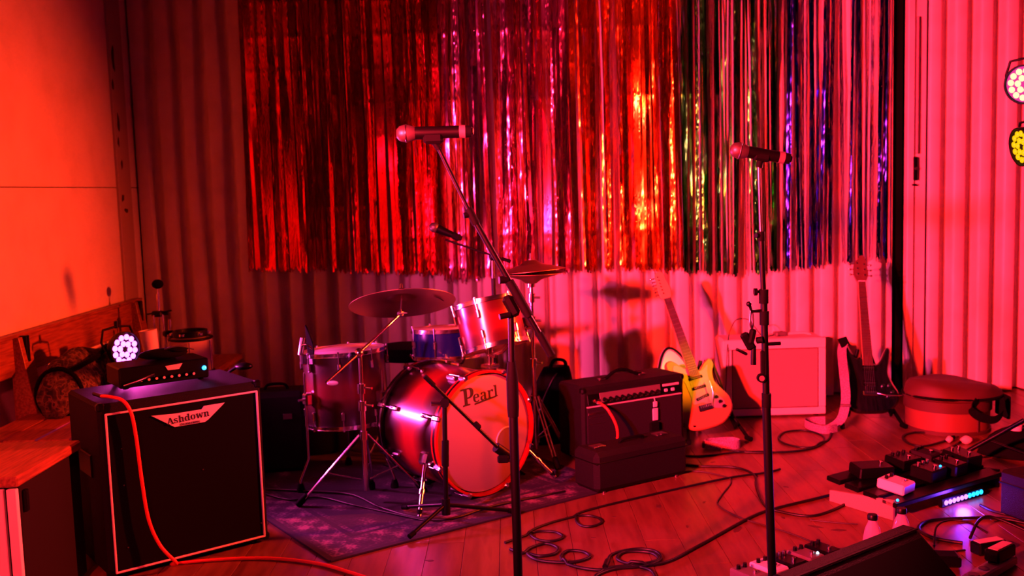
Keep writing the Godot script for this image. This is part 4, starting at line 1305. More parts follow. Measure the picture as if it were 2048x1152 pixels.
func cream_combo() -> void:
	var t := thing("cream_amplifier", "cream-covered guitar amplifier with a pale grille before the partition", "amplifier", Vector3(1.565, 0, -6.06), 0)
	part(t, "cabinet", MB.new().box(at(0, 0.245, -0.01), Vector3(0.62, 0.465, 0.23), 0.014), M.cream_tolex)
	for e in [[0, 0.4475, 0.62, 0.06], [0, 0.035, 0.62, 0.045], [-0.2825, 0.238, 0.055, 0.36], [0.2875, 0.238, 0.045, 0.36]]:
		part(t, "front_frame", MB.new().box(at(e[0], e[1], 0.112), Vector3(e[2], e[3], 0.022), 0.005), M.cream_tolex)
	part(t, "grille", MB.new().box(at(0.003, 0.238, 0.107), Vector3(0.53, 0.365, 0.012), 0.002), M.cream_grille)
	part(t, "grille_piping", MB.new().box(at(0.003, 0.4175, 0.116), Vector3(0.52, 0.004, 0.01)).box(at(0.003, 0.0585, 0.116), Vector3(0.52, 0.004, 0.01)).box(at(-0.2545, 0.238, 0.116), Vector3(0.004, 0.36, 0.01)).box(at(0.2635, 0.238, 0.116), Vector3(0.004, 0.36, 0.01)), M.leather_brown)
	part(t, "carry_handle", MB.new().tube(spline([Vector3(0.1, 0.478, -0.02), Vector3(0.13, 0.487, -0.02), Vector3(0.22, 0.489, -0.02), Vector3(0.26, 0.478, -0.02)]), 0.009, 8), M.cream_tolex)
	part(t, "back_panel", MB.new().box(at(0, 0.245, -0.126), Vector3(0.58, 0.42, 0.012), 0.003), M.leather_brown)
	for sx in [-1, 1]:
		for sz in [-1, 1]:
			part(t, "foot", MB.new().cyl(Vector3(sx * 0.26, 0, sz * 0.08), Vector3(sx * 0.26, 0.014, sz * 0.08), 0.016, 10), M.black_rubber)
	# lead looping over its top
	var c := thing("thin_lead", "thin dark lead looping over the top of the cream amplifier", "cable", Vector3(1.565, 0, -6.06))
	part(c, "lead", MB.new().tube(spline([Vector3(-0.315, 0.0, 0.135), Vector3(-0.3, 0.2, 0.145), Vector3(-0.29, 0.4, 0.145), Vector3(-0.27, 0.488, 0.09), Vector3(-0.24, 0.53, 0.02), Vector3(-0.2, 0.585, 0), Vector3(-0.13, 0.585, 0), Vector3(-0.09, 0.54, 0), Vector3(-0.04, 0.4815, 0), Vector3(0.03, 0.485, 0), Vector3(0.09, 0.5, 0.0), Vector3(0.05, 0.483, 0.03)], 6), 0.003, 6), M.black_cable)
	var p := thing("foot_pedal", "small pale pedal resting on top of the cream amplifier", "pedal", Vector3(1.63, 0.478, -6.06), 15)
	part(p, "case", MB.new().box(at(0, 0.014, 0), Vector3(0.07, 0.026, 0.05), 0.005), M.ring_grey)
	part(p, "switch", MB.new().cyl(Vector3(0, 0.026, 0.01), Vector3(0, 0.034, 0.01), 0.007, 10), M.chrome)


func guitar_stand(called: String, label: String, pos: Vector3, yaw: float) -> void:
	var t := thing(called, label, "guitar stand", pos, yaw)
	for s in [-1, 1]:
		part(t, "leg", MB.new().tube([Vector3(s * 0.03, 0.42, -0.12), Vector3(s * 0.13, 0.11, -0.05), Vector3(s * 0.17, 0.012, 0.1)], 0.011, 8), M.black_metal)
		part(t, "cradle_arm", MB.new().tube([Vector3(s * 0.12, 0.1, -0.055), Vector3(s * 0.12, 0.06, 0.03), Vector3(s * 0.12, 0.09, 0.055)], 0.009, 8), M.black_rubber)
		part(t, "foot", MB.new().cyl(Vector3(s * 0.165, 0.014, 0.08), Vector3(s * 0.175, 0.014, 0.125), 0.014, 10), M.black_rubber)
	part(t, "rear_leg", MB.new().tube([Vector3(0, 0.42, -0.12), Vector3(0, 0.012, -0.26)], 0.01, 8), M.black_metal)
	part(t, "crossbar", MB.new().tube([Vector3(-0.12, 0.12, -0.05), Vector3(0.12, 0.12, -0.05)], 0.008, 8), M.black_metal)


func strings(t: Node, xf: Transform3D, n: int, y0: float, y1: float, w0: float, w1: float, z0: float, z1: float) -> void:
	for i in n:
		var f := (i - (n - 1) / 2.0) / (n - 1)
		part(t, "string", MB.new().tube([xf * Vector3(f * w0, y0, z0), xf * Vector3(f * w1, y1, z1)], 0.0007, 4), M.steel_dull)


func sunburst_guitar() -> void:
	var pos := Vector3(1.085, 0.07, -5.44)
	# lies back against its stand and leans to the left
	var head := Vector3(0.865, 0.855, -5.80)
	var up := (head - pos).normalized()
	var z := Vector3(0.12, 0, 1.0)
	z = (z - up * z.dot(up)).normalized()
	var x := up.cross(z)
	var t := thing("electric_guitar", "amber-lit electric guitar with maple headstock leaning beside the black amplifier", "guitar", pos)
	var xf := Transform3D(Basis(x, up, z), up * 0.2)
	var body := outline([Vector2(-0.03, 0.16), Vector2(-0.055, 0.175), Vector2(-0.095, 0.222), Vector2(-0.135, 0.215), Vector2(-0.14, 0.17), Vector2(-0.115, 0.1), Vector2(-0.107, 0.05), Vector2(-0.127, -0.01), Vector2(-0.155, -0.075), Vector2(-0.153, -0.135), Vector2(-0.105, -0.187), Vector2(-0.01, -0.2), Vector2(0.08, -0.187), Vector2(0.143, -0.13), Vector2(0.152, -0.06), Vector2(0.122, 0.0), Vector2(0.1, 0.05), Vector2(0.106, 0.1), Vector2(0.128, 0.145), Vector2(0.112, 0.18), Vector2(0.075, 0.165), Vector2(0.042, 0.135), Vector2(0.03, 0.135)], 4)
	part(t, "body", MB.new().prism(body, 0.044, xf, 0.009, true), M.guitar_cream)
	part(t, "pickguard", MB.new().prism(outline([Vector2(-0.03, 0.15), Vector2(-0.09, 0.19), Vector2(-0.105, 0.15), Vector2(-0.07, 0.09), Vector2(-0.06, 0.0), Vector2(-0.06, -0.05), Vector2(0.0, -0.055), Vector2(0.05, -0.1), Vector2(0.1, -0.11), Vector2(0.11, -0.07), Vector2(0.07, 0.0), Vector2(0.075, 0.1), Vector2(0.09, 0.145), Vector2(0.04, 0.12)], 4), 0.002, xf * at(0, 0, 0.0232), 0.0005), M.pickguard)
	for i in 3:
		var pk := part(t, "pickup", MB.new().box(xf * at(0.002, 0.09 - i * 0.058, 0.027, 0, 0, 10.0 if i == 2 else 0.0), Vector3(0.078, 0.017, 0.008), 0.003), M.black_plastic)
		part(pk, "pole_row", MB.new().box(xf * at(0.002, 0.09 - i * 0.058, 0.0315, 0, 0, 10.0 if i == 2 else 0.0), Vector3(0.06, 0.004, 0.001)), M.chrome)
	part(t, "bridge", MB.new().box(xf * at(0, -0.085, 0.028), Vector3(0.082, 0.036, 0.009), 0.003), M.chrome)
	part(t, "tremolo_arm", MB.new().tube([xf * Vector3(0.035, -0.085, 0.03), xf * Vector3(0.06, -0.02, 0.05), xf * Vector3(0.065, 0.05, 0.05)], 0.003, 6), M.chrome)
	for i in 3:
		part(t, "knob", MB.new().cyl(xf * Vector3(0.075 + i * 0.012, -0.045 - i * 0.03, 0.024), xf * Vector3(0.075 + i * 0.012, -0.045 - i * 0.03, 0.037), 0.0105, 14, 0.009), M.black_plastic)
	part(t, "neck", MB.new().prism(PackedVector2Array([Vector2(-0.028, 0.1), Vector2(0.028, 0.1), Vector2(0.021, 0.58), Vector2(-0.021, 0.58)]), 0.02, xf * at(0, 0, 0.018), 0.003), M.maple)
	var fb := part(t, "fretboard", MB.new().prism(PackedVector2Array([Vector2(-0.028, 0.1), Vector2(0.028, 0.1), Vector2(0.021, 0.58), Vector2(-0.021, 0.58)]), 0.005, xf * at(0, 0, 0.0305), 0.001), M.rosewood)
	for i in 20:
		var y := 0.58 - 0.648 * (1.0 - pow(2.0, -(i + 1) / 12.0))
		part(fb, "fret", MB.new().box(xf * at(0, y, 0.0335), Vector3(0.048, 0.0018, 0.0015)), M.steel_dull)
	var hs := part(t, "headstock", MB.new().prism(outline([Vector2(-0.021, 0.58), Vector2(0.021, 0.58), Vector2(0.034, 0.6), Vector2(0.04, 0.64), Vector2(0.032, 0.7), Vector2(0.03, 0.735), Vector2(0.005, 0.752), Vector2(-0.02, 0.74), Vector2(-0.028, 0.7), Vector2(-0.036, 0.62)], 4), 0.014, xf * at(0, 0, 0.014), 0.003), M.maple)
	for i in 6:
		var y := 0.615 + i * 0.0205
		part(hs, "tuner", MB.new().cyl(xf * Vector3(-0.03, y, 0.012), xf * Vector3(-0.047, y, 0.012), 0.0035, 8).ball(xf * Vector3(-0.051, y, 0.012), Vector3(0.007, 0.006, 0.005), 10, 6), M.chrome)
		part(hs, "string_post", MB.new().cyl(xf * Vector3(-0.014, y, 0.02), xf * Vector3(-0.014, y, 0.032), 0.0035, 8), M.chrome)
	strings(t, xf, 6, -0.085, 0.58, 0.052, 0.036, 0.036, 0.0355)
	guitar_stand("guitar_stand", "black guitar stand under the amber-lit guitar", Vector3(1.1, 0, -5.49), 6)
	# patterned strap folded on the floor
	strap_loop("guitar_strap", "lilac patterned strap folded on the floor before the amber-lit guitar", Vector3(1.1, 0, -5.27), [Vector3(-0.09, 0, 0.0), Vector3(-0.05, 0, 0.03), Vector3(0.06, 0, 0.035), Vector3(0.1, 0, 0.0), Vector3(0.06, 0, -0.05), Vector3(-0.05, 0, -0.04), Vector3(-0.085, 0, -0.01)])


# a flat band standing on its edge along a path
func strap_loop(called: String, label: String, pos: Vector3, pts: Array) -> void:
	var t := thing(called, label, "strap", pos)
	part(t, "webbing", band(spline(pts, 6), 0.046, 0.003, Vector3.UP, 0.024), M.strap_lilac)
	part(t, "leather_end", MB.new().box(Transform3D(Basis(Vector3.UP, 0.4), pts[0] + Vector3(0, 0.024, 0)), Vector3(0.03, 0.04, 0.006), 0.002), M.leather_brown)


func band(path: Array, wide: float, thick: float, across: Vector3, lift := 0.0) -> MB:
	var mb := MB.new()
	mb.flat()
	var pr := []
	for i in path.size():
		var d: Vector3 = (path[mini(i + 1, path.size() - 1)] - path[maxi(i - 1, 0)]).normalized()
		var a := (across - d * across.dot(d)).normalized()
		var nn := d.cross(a).normalized() * thick / 2
		var c: Vector3 = path[i] + Vector3.UP * lift
		var q := [c - a * wide / 2 - nn, c + a * wide / 2 - nn, c + a * wide / 2 + nn, c - a * wide / 2 + nn]
		if pr:
			for k in 4:
				var k1 := (k + 1) % 4
				mb.quad(pr[k], pr[k1], q[k1], q[k])
		else:
			mb.quad(q[3], q[2], q[1], q[0])
		pr = q
	mb.quad(pr[0], pr[1], pr[2], pr[3])
	return mb


func dark_guitar() -> void:
	var pos := Vector3(2.045, 0.07, -5.66)
	var head := Vector3(2.115, 0.955, -6.07)
	var up := (head - pos).normalized()
	var z := Vector3(-0.12, 0, 1.0)
	z = (z - up * z.dot(up)).normalized()
	var x := up.cross(z)
	var t := thing("dark_electric_guitar", "charcoal double-cutaway electric guitar on a stand near the dark slot", "guitar", pos)
	var xf := Transform3D(Basis(x, up, z), up * 0.2)
	var body := outline([Vector2(-0.032, 0.135), Vector2(-0.055, 0.13), Vector2(-0.085, 0.165), Vector2(-0.115, 0.225), Vector2(-0.145, 0.215), Vector2(-0.135, 0.13), Vector2(-0.115, 0.05), Vector2(-0.13, -0.02), Vector2(-0.16, -0.09), Vector2(-0.145, -0.155), Vector2(-0.08, -0.195), Vector2(0.0, -0.2), Vector2(0.09, -0.19), Vector2(0.15, -0.145), Vector2(0.162, -0.08), Vector2(0.13, -0.01), Vector2(0.115, 0.05), Vector2(0.128, 0.12), Vector2(0.135, 0.185), Vector2(0.11, 0.19), Vector2(0.075, 0.12), Vector2(0.05, 0.095), Vector2(0.032, 0.1)], 4)
	part(t, "body", MB.new().prism(body, 0.046, xf, 0.012, true), M.guitar_charcoal)
	for y in [0.065, -0.025]:
		var pk := part(t, "pickup", MB.new().box(xf * at(0, y, 0.028), Vector3(0.082, 0.034, 0.01), 0.003), M.black_plastic)
		part(pk, "pole_row", MB.new().box(xf * at(0, y, 0.0335), Vector3(0.066, 0.005, 0.001)), M.chrome)
	part(t, "bridge", MB.new().box(xf * at(0, -0.085, 0.03), Vector3(0.08, 0.028, 0.012), 0.004), M.chrome)
	part(t, "tremolo_arm", MB.new().tube(spline([xf * Vector3(0.035, -0.085, 0.036), xf * Vector3(0.08, -0.1, 0.05), xf * Vector3(0.13, -0.105, 0.055), xf * Vector3(0.17, -0.1, 0.055)]), 0.0035, 8), M.chrome)
	for e in [[0.075, -0.04], [0.11, -0.035], [0.125, -0.075], [0.1, -0.1]]:
		part(t, "knob", MB.new().cyl(xf * Vector3(e[0], e[1], 0.023), xf * Vector3(e[0], e[1], 0.038), 0.011, 14, 0.009), M.chrome)
	part(t, "strap_button", MB.new().cyl(xf * Vector3(-0.125, 0.195, 0.02), xf * Vector3(-0.13, 0.2, 0.036), 0.007, 10), M.chrome)
	part(t, "neck", MB.new().prism(PackedVector2Array([Vector2(-0.0285, 0.08), Vector2(0.0285, 0.08), Vector2(0.021, 0.6), Vector2(-0.021, 0.6)]), 0.02, xf * at(0, 0, 0.018), 0.003), M.maple)
	var fb := part(t, "fretboard", MB.new().prism(PackedVector2Array([Vector2(-0.0285, 0.08), Vector2(0.0285, 0.08), Vector2(0.021, 0.6), Vector2(-0.021, 0.6)]), 0.005, xf * at(0, 0, 0.0305), 0.001), M.rosewood_red)
	for i in 22:
		var y := 0.6 - 0.635 * (1.0 - pow(2.0, -(i + 1) / 12.0))
		part(fb, "fret", MB.new().box(xf * at(0, y, 0.0335), Vector3(0.048, 0.0016, 0.0014)), M.steel_dull)
	part(t, "nut", MB.new().box(xf * at(0, 0.602, 0.031), Vector3(0.044, 0.006, 0.007), 0.001), M.white_plastic)
	var hs := part(t, "headstock", MB.new().prism(outline([Vector2(-0.021, 0.6), Vector2(0.021, 0.6), Vector2(0.042, 0.645), Vector2(0.04, 0.7), Vector2(0.03, 0.76), Vector2(0.005, 0.772), Vector2(-0.015, 0.745), Vector2(-0.035, 0.72), Vector2(-0.043, 0.655)], 4), 0.014, xf * at(0, 0, 0.014), 0.003), M.rosewood_red)
	for i in 3:
		for s in [-1, 1]:
			var y: float = 0.65 + i * 0.034 - (0.008 if s > 0 else 0.0)
			part(hs, "tuner", MB.new().cyl(xf * Vector3(s * 0.035, y, 0.012), xf * Vector3(s * 0.055, y, 0.012), 0.0035, 8).ball(xf * Vector3(s * 0.06, y, 0.012), Vector3(0.009, 0.007, 0.005), 10, 6), M.chrome)
			part(hs, "string_post", MB.new().cyl(xf * Vector3(s * 0.02, y, 0.02), xf * Vector3(s * 0.02, y, 0.032), 0.0045, 8), M.chrome)
	strings(t, xf, 6, -0.085, 0.6, 0.052, 0.036, 0.038, 0.0365)
	guitar_stand("guitar_stand", "black guitar stand under the charcoal guitar", Vector3(2.045, 0, -5.70), -5)
	# its strap hangs from the upper horn and piles on the floor
	var s := thing("guitar_strap", "lilac patterned strap hanging from the charcoal guitar to the floor", "strap", pos)
	var p := [xf * Vector3(-0.132, 0.21, 0.04), xf * Vector3(-0.15, 0.15, 0.055), Vector3(-0.163, 0.22, 0.03), Vector3(-0.165, 0.1, 0.06), Vector3(-0.2, -0.01, 0.08), Vector3(-0.29, -0.055, 0.1), Vector3(-0.36, -0.055, 0.06), Vector3(-0.38, -0.05, 0.0), Vector3(-0.33, -0.045, -0.05), Vector3(-0.25, -0.04, -0.04)]
	part(s, "webbing", band(spline(p.slice(0, 6), 6), 0.05, 0.003, Vector3(0.9, 0.1, 0.35)), M.strap_lilac)
	part(s, "floor_fold", band(spline([p[5] + Vector3(0.05, 0.015, 0.04), p[5] + Vector3(-0.02, 0.012, 0.07), p[6] + Vector3(0.0, 0.012, 0.05), p[7] + Vector3(0, 0.008, 0.0), p[8] + Vector3(0, 0.002, 0), p[9]], 6), 0.046, 0.003, Vector3.UP), M.strap_lilac)
	part(s, "leather_end", MB.new().box(xf * at(-0.132, 0.215, 0.045, 0, 0, 20), Vector3(0.055, 0.06, 0.008), 0.003), M.black_rubber)
	part(s, "buckle", MB.new().box(Transform3D(Basis(Vector3.UP, -0.3), Vector3(-0.17, 0.07, 0.072)), Vector3(0.06, 0.016, 0.01), 0.003), M.steel_dull)


# ------------------------------------------------------------------ microphones and their stands
func handheld(label: String, head: Vector3, tail: Vector3) -> Node3D:
	var t := thing("wireless_microphone", label, "microphone", head, 0.0, "wireless microphones on the two tall stands")
	var l := head.distance_to(tail)
	var xf := Transform3D(MB.along(head, tail).basis, Vector3.ZERO)
	part(t, "grille", MB.new().lathe([Vector2(0, -0.004), Vector2(0.012, -0.003), Vector2(0.0215, 0.005), Vector2(0.0255, 0.018), Vector2(0.0255, 0.03), Vector2(0.021, 0.047), Vector2(0.019, 0.052), Vector2(0, 0.052)], xf, 24), M.mesh_silver)
	part(t, "grille_band", MB.new().torus(0.0255, 0.0022, xf * Transform3D(Basis(), Vector3(0, 0.025, 0)), 28, 6), M.steel_dull)
	part(t, "handle", MB.new().lathe([Vector2(0, 0.05), Vector2(0.019, 0.05), Vector2(0.0195, 0.08), Vector2(0.018, 0.12), Vector2(0.0185, l - 0.03), Vector2(0, l - 0.03)], xf, 24), M.black_plastic)
	part(t, "colour_ring", MB.new().lathe([Vector2(0, l - 0.04), Vector2(0.0192, l - 0.04), Vector2(0.0192, l - 0.022), Vector2(0, l - 0.022)], xf, 24), M.ring_grey)
	part(t, "aerial", MB.new().lathe([Vector2(0, l - 0.022), Vector2(0.0185, l - 0.022), Vector2(0.0165, l - 0.004), Vector2(0, l - 0.004)], xf, 20), M.black_rubber)
	part(t, "end_cap", MB.new().lathe([Vector2(0, l - 0.004), Vector2(0.012, l - 0.004), Vector2(0.01, l + 0.002), Vector2(0, l + 0.003)], xf, 20), M.pale_tape if label.contains("boom") else M.black_rubber)
	return t


func microphones() -> void:
	# boom stand, nearest the middle
	var z := -3.0
	var s := thing("boom_microphone_stand", "black boom microphone stand in the middle foreground", "microphone stand", Vector3(-0.008, 0, z))
	part(s, "lower_tube", MB.new().cyl(Vector3(0, 0.1, 0), Vector3(0, 0.82, 0), 0.0142, 16), M.black_metal)
	part(s, "upper_tube", MB.new().cyl(Vector3(0, 0.8, 0), Vector3(0.002, 1.05, 0), 0.0095, 14), M.black_metal)
	part(s, "clutch", MB.new().lathe([Vector2(0, 0.73), Vector2(0.0165, 0.73), Vector2(0.0185, 0.76), Vector2(0.0185, 0.85), Vector2(0.0125, 0.9), Vector2(0, 0.9)], at(0, 0, 0), 16), M.black_rubber)
	part(s, "swivel", MB.new().box(at(0.004, 1.07, 0, 0, 0, 27), Vector3(0.034, 0.07, 0.034), 0.01), M.black_plastic)
	part(s, "swivel_knob", MB.new().cyl(Vector3(0.0, 1.045, 0.01), Vector3(-0.032, 1.04, 0.02), 0.009, 12), M.black_plastic)
	var a := Vector3(-0.2, 1.553, 0)
	var j := Vector3(-0.108, 1.35, 0)
	var e := Vector3(0.122, 0.915, 0.0)
	part(s, "boom_rod", MB.new().cyl(a, j, 0.0058, 12), M.black_metal)
	part(s, "boom_tube", MB.new().cyl(j, e, 0.0092, 14), M.black_metal)
	part(s, "boom_clutch", MB.new().cyl(j + Vector3(-0.008, 0.017, 0), j + Vector3(0.015, -0.03, 0), 0.0125, 14), M.black_rubber)
	part(s, "clutch_knob", MB.new().cyl(j + Vector3(0, 0, 0.0), j + Vector3(-0.022, -0.004, 0.006), 0.009, 12), M.black_plastic)
	part(s, "boom_sleeve", MB.new().cyl(j.lerp(e, 0.47), j.lerp(e, 0.72), 0.0142, 14), M.black_rubber)
	part(s, "sleeve_knob", MB.new().cyl(j.lerp(e, 0.46), j.lerp(e, 0.46) + Vector3(-0.028, 0.0, 0.008), 0.0115, 14), M.black_plastic)
	part(s, "counterweight", MB.new().cyl(j.lerp(e, 0.84), e, 0.0125, 14), M.black_rubber)
	var h := part(s, "microphone_clip", MB.new().box(at(-0.212, 1.578, 0), Vector3(0.06, 0.034, 0.04), 0.008), M.black_rubber)
	part(h, "clip_joint", MB.new().cyl(Vector3(-0.215, 1.572, 0), a + Vector3(0.004, -0.008, 0), 0.0085, 12), M.black_rubber)
	for k in 3:
		var an := TAU * k / 3 + 0.5
		var d := Vector3(cos(an), 0, sin(an))
		part(s, "leg", MB.new().tube([d * 0.015 + Vector3.UP * 0.11, d * 0.27 + Vector3.UP * 0.014], 0.008, 8), M.black_metal)
	handheld("black wireless microphone lying in the clip of the boom stand", Vector3(-0.325, 1.5945, z), Vector3(-0.102, 1.595, z))
	# straight stand on the right
	z = -3.2
	s = thing("straight_microphone_stand", "straight black microphone stand at right with clips hanging on it", "microphone stand", Vector3(0.833, 0, z))
	part(s, "base", MB.new().lathe([Vector2(0, 0), Vector2(0.13, 0), Vector2(0.13, 0.012), Vector2(0.03, 0.026), Vector2(0, 0.03)], at(0, 0, 0), 32), M.black_metal)
	part(s, "lower_tube", MB.new().cyl(Vector3(0.002, 0.02, 0), Vector3(-0.018, 0.72, 0), 0.0142, 16), M.black_metal)
	part(s, "middle_tube", MB.new().cyl(Vector3(-0.017, 0.7, 0), Vector3(-0.024, 1.06, 0), 0.0115, 16), M.black_metal)
	part(s, "upper_tube", MB.new().cyl(Vector3(-0.024, 1.04, 0), Vector3(-0.031, 1.26, 0), 0.009, 14), M.black_metal)
	part(s, "rod", MB.new().cyl(Vector3(-0.031, 1.25, 0), Vector3(-0.038, 1.49, 0), 0.005, 12), M.steel_dull)
	part(s, "clutch", MB.new().cyl(Vector3(-0.03, 1.232, 0), Vector3(-0.0315, 1.262, 0), 0.0125, 14), M.black_rubber)
	part(s, "clutch_knob", MB.new().cyl(Vector3(-0.031, 1.248, 0), Vector3(-0.05, 1.25, 0.01), 0.008, 12), M.black_plastic)
	for y in [1.06, 0.72, 0.99]:
		part(s, "collar", MB.new().cyl(Vector3(-0.0235 + (1.06 - y) * 0.02, y - 0.03, 0), Vector3(-0.0235 + (1.06 - y) * 0.02, y + 0.015, 0), 0.0155, 14), M.black_rubber)
	part(s, "collar_knob", MB.new().cyl(Vector3(-0.03, 1.068, 0), Vector3(-0.045, 1.068, 0), 0.005, 10).cyl(Vector3(-0.045, 1.068, 0), Vector3(-0.055, 1.068, 0), 0.012, 12), M.black_plastic)
	part(s, "peg", MB.new().cyl(Vector3(-0.01, 0.897, 0), Vector3(0.03, 0.898, 0), 0.006, 10), M.black_metal)
	part(s, "microphone_clip", MB.new().cyl(Vector3(-0.036, 1.465, 0), Vector3(-0.032, 1.49, 0), 0.011, 12).box(at(-0.028, 1.4995, 0, 0, 0, -10), Vector3(0.055, 0.03, 0.038), 0.008), M.black_rubber)
	handheld("black wireless microphone on top of the straight stand", Vector3(0.71, 1.5255, z), Vector3(0.898, 1.489, z))
	# odds and ends on the straight stand
	var c := thing("spare_microphone_clip", "spare black clips hanging in a bunch from the straight stand", "clip", Vector3(0.775, 0.88, z))
	part(c, "hook_arm", MB.new().tube([Vector3(0.045, 0.126, 0), Vector3(-0.005, 0.126, 0), Vector3(-0.014, 0.15, 0.005)], 0.006, 8), M.black_metal)
	part(c, "hook_ball", MB.new().ball(Vector3(-0.015, 0.15, 0.005), Vector3(0.009, 0.009, 0.009), 10, 8), M.black_plastic)
	part(c, "chain", MB.new().tube(spline([Vector3(-0.008, 0.13, 0), Vector3(-0.012, 0.09, 0.008), Vector3(-0.004, 0.06, 0.004), Vector3(-0.016, 0.03, 0.01)]), 0.004, 6).tube(spline([Vector3(-0.002, 0.12, 0), Vector3(0.0, 0.09, 0.0), Vector3(-0.008, 0.05, 0.008)]), 0.003, 6), M.steel_dull)
	part(c, "clip_jaw", MB.new().box(at(-0.02, 0.03, 0.008, 0, 0, 28), Vector3(0.028, 0.06, 0.022), 0.006), M.black_plastic)
	part(c, "clip_jaw", MB.new().box(at(-0.008, 0.045, 0.012, 20, 0, -15), Vector3(0.02, 0.05, 0.02), 0.005), M.black_rubber)
	part(c, "clip_pad", MB.new().cyl(Vector3(0.012, 0.03, 0.0), Vector3(0.03, 0.034, 0.012), 0.011, 12), M.black_rubber)
	part(c, "clip_lever", MB.new().box(at(-0.04, -0.004, 0.008, 0, 0, 62), Vector3(0.01, 0.04, 0.014), 0.003), M.black_plastic)
	var f := thing("pocket_torch", "small dark torch hanging below the bunch of clips", "torch", Vector3(0.773, 0.832, z))
	part(f, "barrel", MB.new().cyl(Vector3(0, 0, 0.006), Vector3(0.001, 0.062, 0.006), 0.0095, 14, 0.0085), M.black_metal)
	part(f, "cord", MB.new().tube([Vector3(0.001, 0.06, 0.006), Vector3(-0.002, 0.085, 0.008)], 0.002, 6), M.black_cable)
	var u := thing("clip_tuner", "round clip tuner gripping the straight stand at knee height", "tuner", Vector3(0.798, 0.788, z))
	part(u, "dial", MB.new().cyl(Vector3(0, 0, 0.002), Vector3(0, 0, 0.016), 0.0145, 18), M.black_plastic)
	part(u, "dial_glass", MB.new().cyl(Vector3(0, 0, 0.016), Vector3(0, 0, 0.018), 0.009, 16), M.ring_grey)
	part(u, "grip", MB.new().box(at(0.006, 0.05, 0.006), Vector3(0.016, 0.08, 0.012), 0.004), M.black_rubber)
	# drummer's vocal microphone on a boom
	s = thing("drummer_microphone_stand", "boom stand behind the rack tom reaching over the snare", "microphone stand", Vector3(-0.092, 0, -5.0))
	part(s, "tube", MB.new().cyl(Vector3(0, 0.05, 0), Vector3(0, 0.98, 0), 0.0115, 14), M.black_metal)
	part(s, "upper_tube", MB.new().cyl(Vector3(0, 0.9, 0), Vector3(0, 1.075, 0), 0.009, 14), M.chrome)
	part(s, "boom", MB.new().cyl(Vector3(-0.235, 1.18, 0), Vector3(0.085, 1.062, 0), 0.0055, 12), M.black_metal)
	part(s, "swivel", MB.new().ball(Vector3(0, 1.088, 0), Vector3(0.02, 0.022, 0.02), 14, 8), M.black_plastic)
	part(s, "counterweight", MB.new().cyl(Vector3(0.045, 1.077, 0), Vector3(0.09, 1.06, 0), 0.009, 12), M.black_rubber)
	for k in 3:
		var an := TAU * k / 3 + 0.9
		var d := Vector3(cos(an), 0, sin(an))
		part(s, "leg", MB.new().tube([d * 0.014 + Vector3.UP * 0.06, d * 0.2 + Vector3.UP * 0.014], 0.008, 8), M.black_metal)
	c = thing("vocal_microphone", "black vocal microphone with a silver ball grille above the snare drum", "microphone", Vector3(-0.39, 1.248, -5.0))
	var hx := Transform3D(MB.along(Vector3.ZERO, Vector3(0.155, -0.07, 0)).basis, Vector3.ZERO)
	part(c, "grille", MB.new().ball(hx * Vector3(0, 0.012, 0), Vector3(0.026, 0.026, 0.026), 18, 12), M.mesh_silver)
	part(c, "handle", MB.new().lathe([Vector2(0, 0.028), Vector2(0.022, 0.03), Vector2(0.02, 0.06), Vector2(0.012, 0.16), Vector2(0, 0.165)], hx, 18), M.black_metal)
	part(c, "clip", MB.new().box(hx * at(0, 0.13, 0), Vector3(0.036, 0.05, 0.034), 0.008), M.black_rubber)
	# short boom for the bass drum
	var w := Vector3(-0.31, 0, -4.15)
	s = thing("short_microphone_stand", "short black boom stand in front of the bass drum", "microphone stand", w)
	part(s, "tube", MB.new().cyl(Vector3(0, 0.05, 0), Vector3(0.01, 0.52, 0), 0.0105, 14), M.black_metal)
	part(s, "tube_sleeve", MB.new().cyl(Vector3(0.004, 0.26, 0), Vector3(0.008, 0.37, 0), 0.0155, 14), M.black_rubber)
	part(s, "swivel", MB.new().cyl(Vector3(0.012, 0.535, -0.02), Vector3(0.012, 0.535, 0.02), 0.02, 16), M.black_plastic)
	part(s, "swivel_knob", MB.new().cyl(Vector3(0.0, 0.53, 0.01), Vector3(-0.045, 0.535, 0.02), 0.01, 12), M.chrome)
	part(s, "boom", MB.new().cyl(Vector3(-0.062, 0.648, 0.02), Vector3(0.25, 0.295, -0.06), 0.0078, 12), M.black_metal)
	part(s, "boom_end", MB.new().cyl(Vector3(-0.066, 0.653, 0.021), Vector3(-0.03, 0.612, 0.012), 0.0105, 12), M.black_rubber)
	part(s, "cable_clip", MB.new().box(at(0.145, 0.425, -0.03, 0, 0, -48), Vector3(0.035, 0.02, 0.025), 0.005), M.black_rubber)
	part(s, "hub", MB.new().cyl(Vector3(0, 0.05, 0), Vector3(0, 0.12, 0), 0.019, 14), M.black_plastic)
	for d in [Vector3(-0.135, 0, 0.174), Vector3(0.293, 0, -0.094), Vector3(-0.2, 0, -0.2)]:
		var lg := part(s, "leg", MB.new().tube([d.normalized() * 0.012 + Vector3.UP * 0.09, d * 1.0 + Vector3.UP * 0.025], 0.0085, 8), M.black_metal)
		part(lg, "foot", MB.new().cyl(d * 0.9 + Vector3.UP * 0.03, d * 1.04 + Vector3.UP * 0.021, 0.0115, 10), M.black_rubber)
	c = thing("bass_drum_microphone", "stubby dark microphone at the bass drum's port", "microphone", w + Vector3(0.25, 0.29, -0.06))
	part(c, "body", MB.new().cyl(Vector3(-0.03, 0.03, 0.0), Vector3(0.025, -0.018, -0.03), 0.022, 16), M.black_metal)
	part(c, "front_grille", MB.new().cyl(Vector3(0.025, -0.018, -0.03), Vector3(0.038, -0.03, -0.037), 0.021, 16), M.steel_dull)
